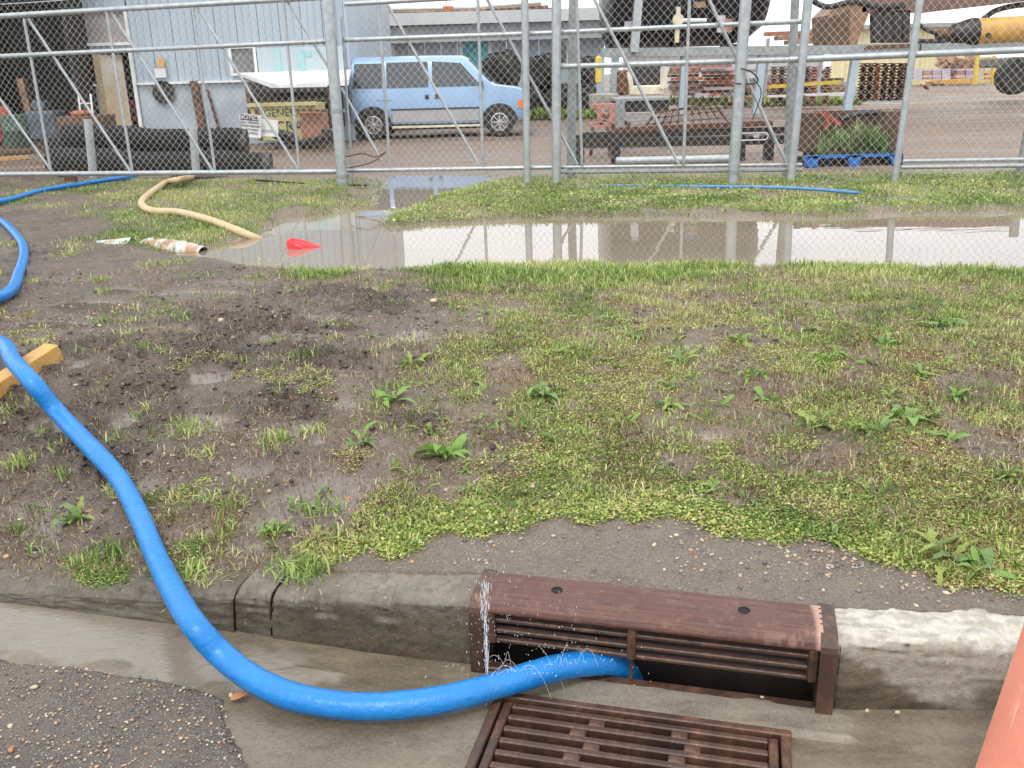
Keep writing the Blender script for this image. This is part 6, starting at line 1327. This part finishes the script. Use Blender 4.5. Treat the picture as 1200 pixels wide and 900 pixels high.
yard_obj('far_rack', 'long pale steel storage rack far behind the trailer', 'rack', 870, 100, 34, [('rack_post', galv, (lambda q: lambda b: upbox(b, q, 45, q + 3, 122, 34, .2, 0, YG))(px)) for px in (796, 850, 897, 960, 1000)] + [ ('rack_shelf', galv, lambda b: (b.bar(D(790, 58, 34), D(1000, 55, 34), .9, .12), b.bar(D(784, 117, 34), D(1000, 113, 34), .9, .10), b.bar(D(784, 84, 34.8), D(960, 82, 34.8), .3, .08)))])
def auger(px, y0, y1, Y, r, label, mat):
    a, c_ = D(px, y0, Y), D(px - 1, y1, Y); t = thing('auger_screw', c_, label, 'auger', 'auger screws hanging on the far rack'); prof = []; n = 13; H_ = a.z - c_.z
    for i in range(n): z_ = H_ * i / n; prof += [(r * .35, z_), (r, z_ + H_ / n * .35), (r * .9, z_ + H_ / n * .45)]
    MB().lathe(c_, prof, 9).build('screw_flight', mat, t)
for i, px in enumerate((906, 915, 924, 934, 944, 953, 968)): auger(px, 76, 121, 31, .15, ['leftmost', 'second', 'third', 'fourth', 'fifth', 'sixth', 'seventh'][i] + ' of the brown auger screws left of the weed crate posts', [tan_rust, rust_dark, rust_pink][i % 3])
for i, px in enumerate((1010, 1018, 1026, 1035, 1044, 1053, 1060)): auger(px, 72, 118, 28, .16, ['leftmost', 'second', 'third', 'fourth', 'fifth', 'sixth', 'seventh'][i] + ' of the dark rusty auger screws above the weed crate', [rust, rust_dark, rust_orange, rust][i % 4])
for i in range(15):
    px = 792 + i * 14 + rg.uniform(-3, 3); Yk = 38 + rg.uniform(0, 3); h_ = rg.uniform(14, 30); y1_ = 112
    t = thing('steel_stack', D(px, y1_, Yk), 'bundle of rusty or pale steel stock piled behind the far rack', 'steel stock', 'steel stock piled behind the far rack')
    for k_ in range(int(h_ / 4)):
        q_ = D(px + rg.uniform(-1.5, 1.5), y1_ - 2 - k_ * 4.2, Yk); MB().box(q_, (rg.uniform(.35, .55), 1.2, .12), (0, rg.uniform(-.05, .05), rg.uniform(-.1, .1))).build('bundle', [rust, rust_orange, tan_rust, rust_pink, lilac, rust_dark, galv_dull][rg.randrange(7)], t)
for i, (px, py, Yk) in enumerate(((470, 148, 24.5), (726, 150, 18), (1090, 104, 40), (930, 128, 26), (868, 126, 27))):
    p = D(px, py, Yk); t = thing('scrap_piece', p, ['rusty iron piece on the ground behind the van', 'bent iron scrap beside the red stand', 'iron scrap lying far out on the yard track', 'iron scrap on the ground before the auger screws', 'iron scrap in the weeds before the orange beams'][i], 'scrap')
    for k_ in range(3): MB().box(p + Vector((rg.uniform(-.3, .3), 0, .08 + .08 * k_)), (rg.uniform(.3, .7), .2, .08), (rg.random() * .4, rg.random() * .6, rg.random())).build('bar', [rust, rust_dark, tan_rust][k_], t)
yard_obj('yellow_beam', 'left yellow beam lying across the far rack', 'beam', 930, 100, 30.5, [('beam', yellow, lambda b: b.bar(D(900, 102, 30.5), D(985, 96, 30.5), .2, .10))])
yard_obj('far_shelf', 'white horizontal rail under the auger screws', 'rail', 940, 112, 30.4, [('rail', white_paint, lambda b: b.bar(D(900, 113, 30.4), D(1000, 109, 30.4), .2, .07)), ('rail', white_paint, lambda b: b.bar(D(1010, 121, 28), D(1062, 118, 28), .2, .06))])
YF_ = 62; fb = thing('pale_yellow_building', Vector((D(1060, 60, YF_).x, YF_, YG)), 'long pale yellow warehouse on the far side of the yard', 'building')
q_ = wallbox(975, 33, 1150, 88, YF_)
for i in range(10): w_ = (q_[1] - q_[0]) / 10; clad(q_[0] + i * w_ + .01, q_[0] + (i + 1) * w_ - .01, YG, q_[3], YF_, pale_yellow, 'wall_panel', fb, 3, .05)
MB().box(((q_[0] + q_[1]) / 2, YF_ + 4, q_[3] + .12), (q_[1] - q_[0] + .6, 9, .25)).build('roof', galv_dull, fb)
fw = thing('white_warehouse', Vector((D(850, 60, 75).x, 75, YG)), 'pale white warehouse far off behind the racks', 'building'); q_ = wallbox(730, 62, 965, 95, 75)
for i in range(8): w_ = (q_[1] - q_[0]) / 8; clad(q_[0] + i * w_ + .01, q_[0] + (i + 1) * w_ - .01, YG, q_[3], 75, M('far_white_cladding', (.62, .62, .62), None, 3, .6) if i == 0 else bpy.data.materials['far_white_cladding'], 'wall_panel', fw, 2, .05)
MB().box(((q_[0] + q_[1]) / 2, 79, q_[3] + .15), (q_[1] - q_[0] + .6, 9, .3)).build('roof', galv_dull, fw)
yard_obj('roof_load', 'yellow and rusty machine parts seen above the rack left of the tank', 'machine parts', 735, 52, 30, [('yellow_block', ochre, lambda b: (upbox(b, 712, 48, 738, 58, 30, .6, .03), upbox(b, 745, 47, 760, 58, 30, .6, .03))), ('tarp', M('pinkish_tarp', (.60, .42, .35), (.5, .34, .28), 3, .6), lambda b: b.prism([D(758, 59, 30), D(764, 47, 30), D(776, 47, 30), D(786, 59, 30)], (0, 0, 0), (0, .8, 0)))])
for i in range(8):
    px = 1072 + i * 11 + (i > 3) * 6; Yk = 58; nm, mt = [('pallet', lilac), ('pallet', rust_pink), ('pallet', M('mauve_pallet', (.42, .30, .40), None, 3, .6) if i == 0 else bpy.data.materials['mauve_pallet'])][i % 3]
    t = thing('pallet_stack', D(px, 90, Yk), ['lilac', 'red striped', 'mauve'][i % 3] + ' pallet stack in the far row, ' + ['at its left end', 'second from its left end', 'third from its left end', 'left of its middle', 'right of its middle', 'behind the yellow beam tip', 'behind the yellow beam', 'left of the yellow ladder'][i], 'pallets', 'far pallet stacks')
    for k_ in range(5): q_ = D(px + 4, 92 - k_ * 2.6, Yk); MB().box((q_.x, Yk + .5, q_.z), (.50, 1.0, .10)).build('pallet', [mt, lilac, mt][k_ % 3], t)
yard_obj('scrap_pile', 'rusty orange scrap heap above the far pallets', 'scrap', 1120, 75, 59, [('scrap', tan_rust, lambda b: [b.box(D(1105 + rg.uniform(0, 38), 70 + rg.uniform(0, 10), 59), (.8, .6, .5), (rg.random(), rg.random(), rg.random())) for _ in range(14)] and None)])
yard_obj('yellow_ladder', 'bright yellow steel ladder rack at the right of the far yard', 'ladder', 1154, 80, 44, [('stile', yellow, lambda b: (b.bar(D(1145, 66, 44), D(1143, 99, 44), .2, .12), b.bar(D(1165, 65, 44), D(1163, 98, 44), .2, .12))), ('rung', yellow, lambda b: [b.bar(D(1145, 68 + i * 5.5, 44), D(1164, 67.5 + i * 5.5, 44), .08, .07) for i in range(6)] and None)])
yard_obj('yellow_boom', 'yellow beam lying on the ground left of the yellow ladder', 'beam', 1110, 95, 46, [('beam', ochre, lambda b: b.prism([D(1083, 99, 46), D(1090, 94, 46), D(1140, 92, 46), D(1140, 98, 46)], (0, 0, 0), (0, .4, 0)))])
p = D(1188, 89, 30); t = thing('loader', Vector((p.x, 30.6, YG)), 'dark wheeled loader with large black tyres cut by the right picture edge', 'loader')
b = MB(); upbox(b, 1174, 66, 1260, 78, 30.9, 1.5, .05); b.build('hull', M('machine_grey', (.13, .12, .12), (.2, .17, .15), 3, .6), t)
for dx in (0, 1.25):
    c_ = p + Vector((dx, 0, 0)); w_ = MB().lathe(c_, [(.25, -.2), (.48, -.22), (.55, -.15), (.56, 0), (.55, .15), (.48, .22), (.25, .2)], 32, 'Y').build('wheel', tyre_m, t, smooth='auto'); MB().lathe(c_, [(.0, -.17), (.24, -.18)], 20, 'Y').build('wheel_rim', black_steel, w_)
foliage('yard_grass', np.array([[*D(rg.uniform(785, 1010), rg.uniform(119, 124), 33.2)] for _ in range(500)] + [[*D(rg.uniform(405, 424), rg.uniform(148, 163), 22)] for _ in range(160)] + [[*D(rg.uniform(612, 700), rg.uniform(135, 140), 28)] for _ in range(300)]), 'weedy grass strip under the far racks and beside the van', 'grass', 63, 'grass', .12, .28, 2.2, 6, GC, .12, .9)
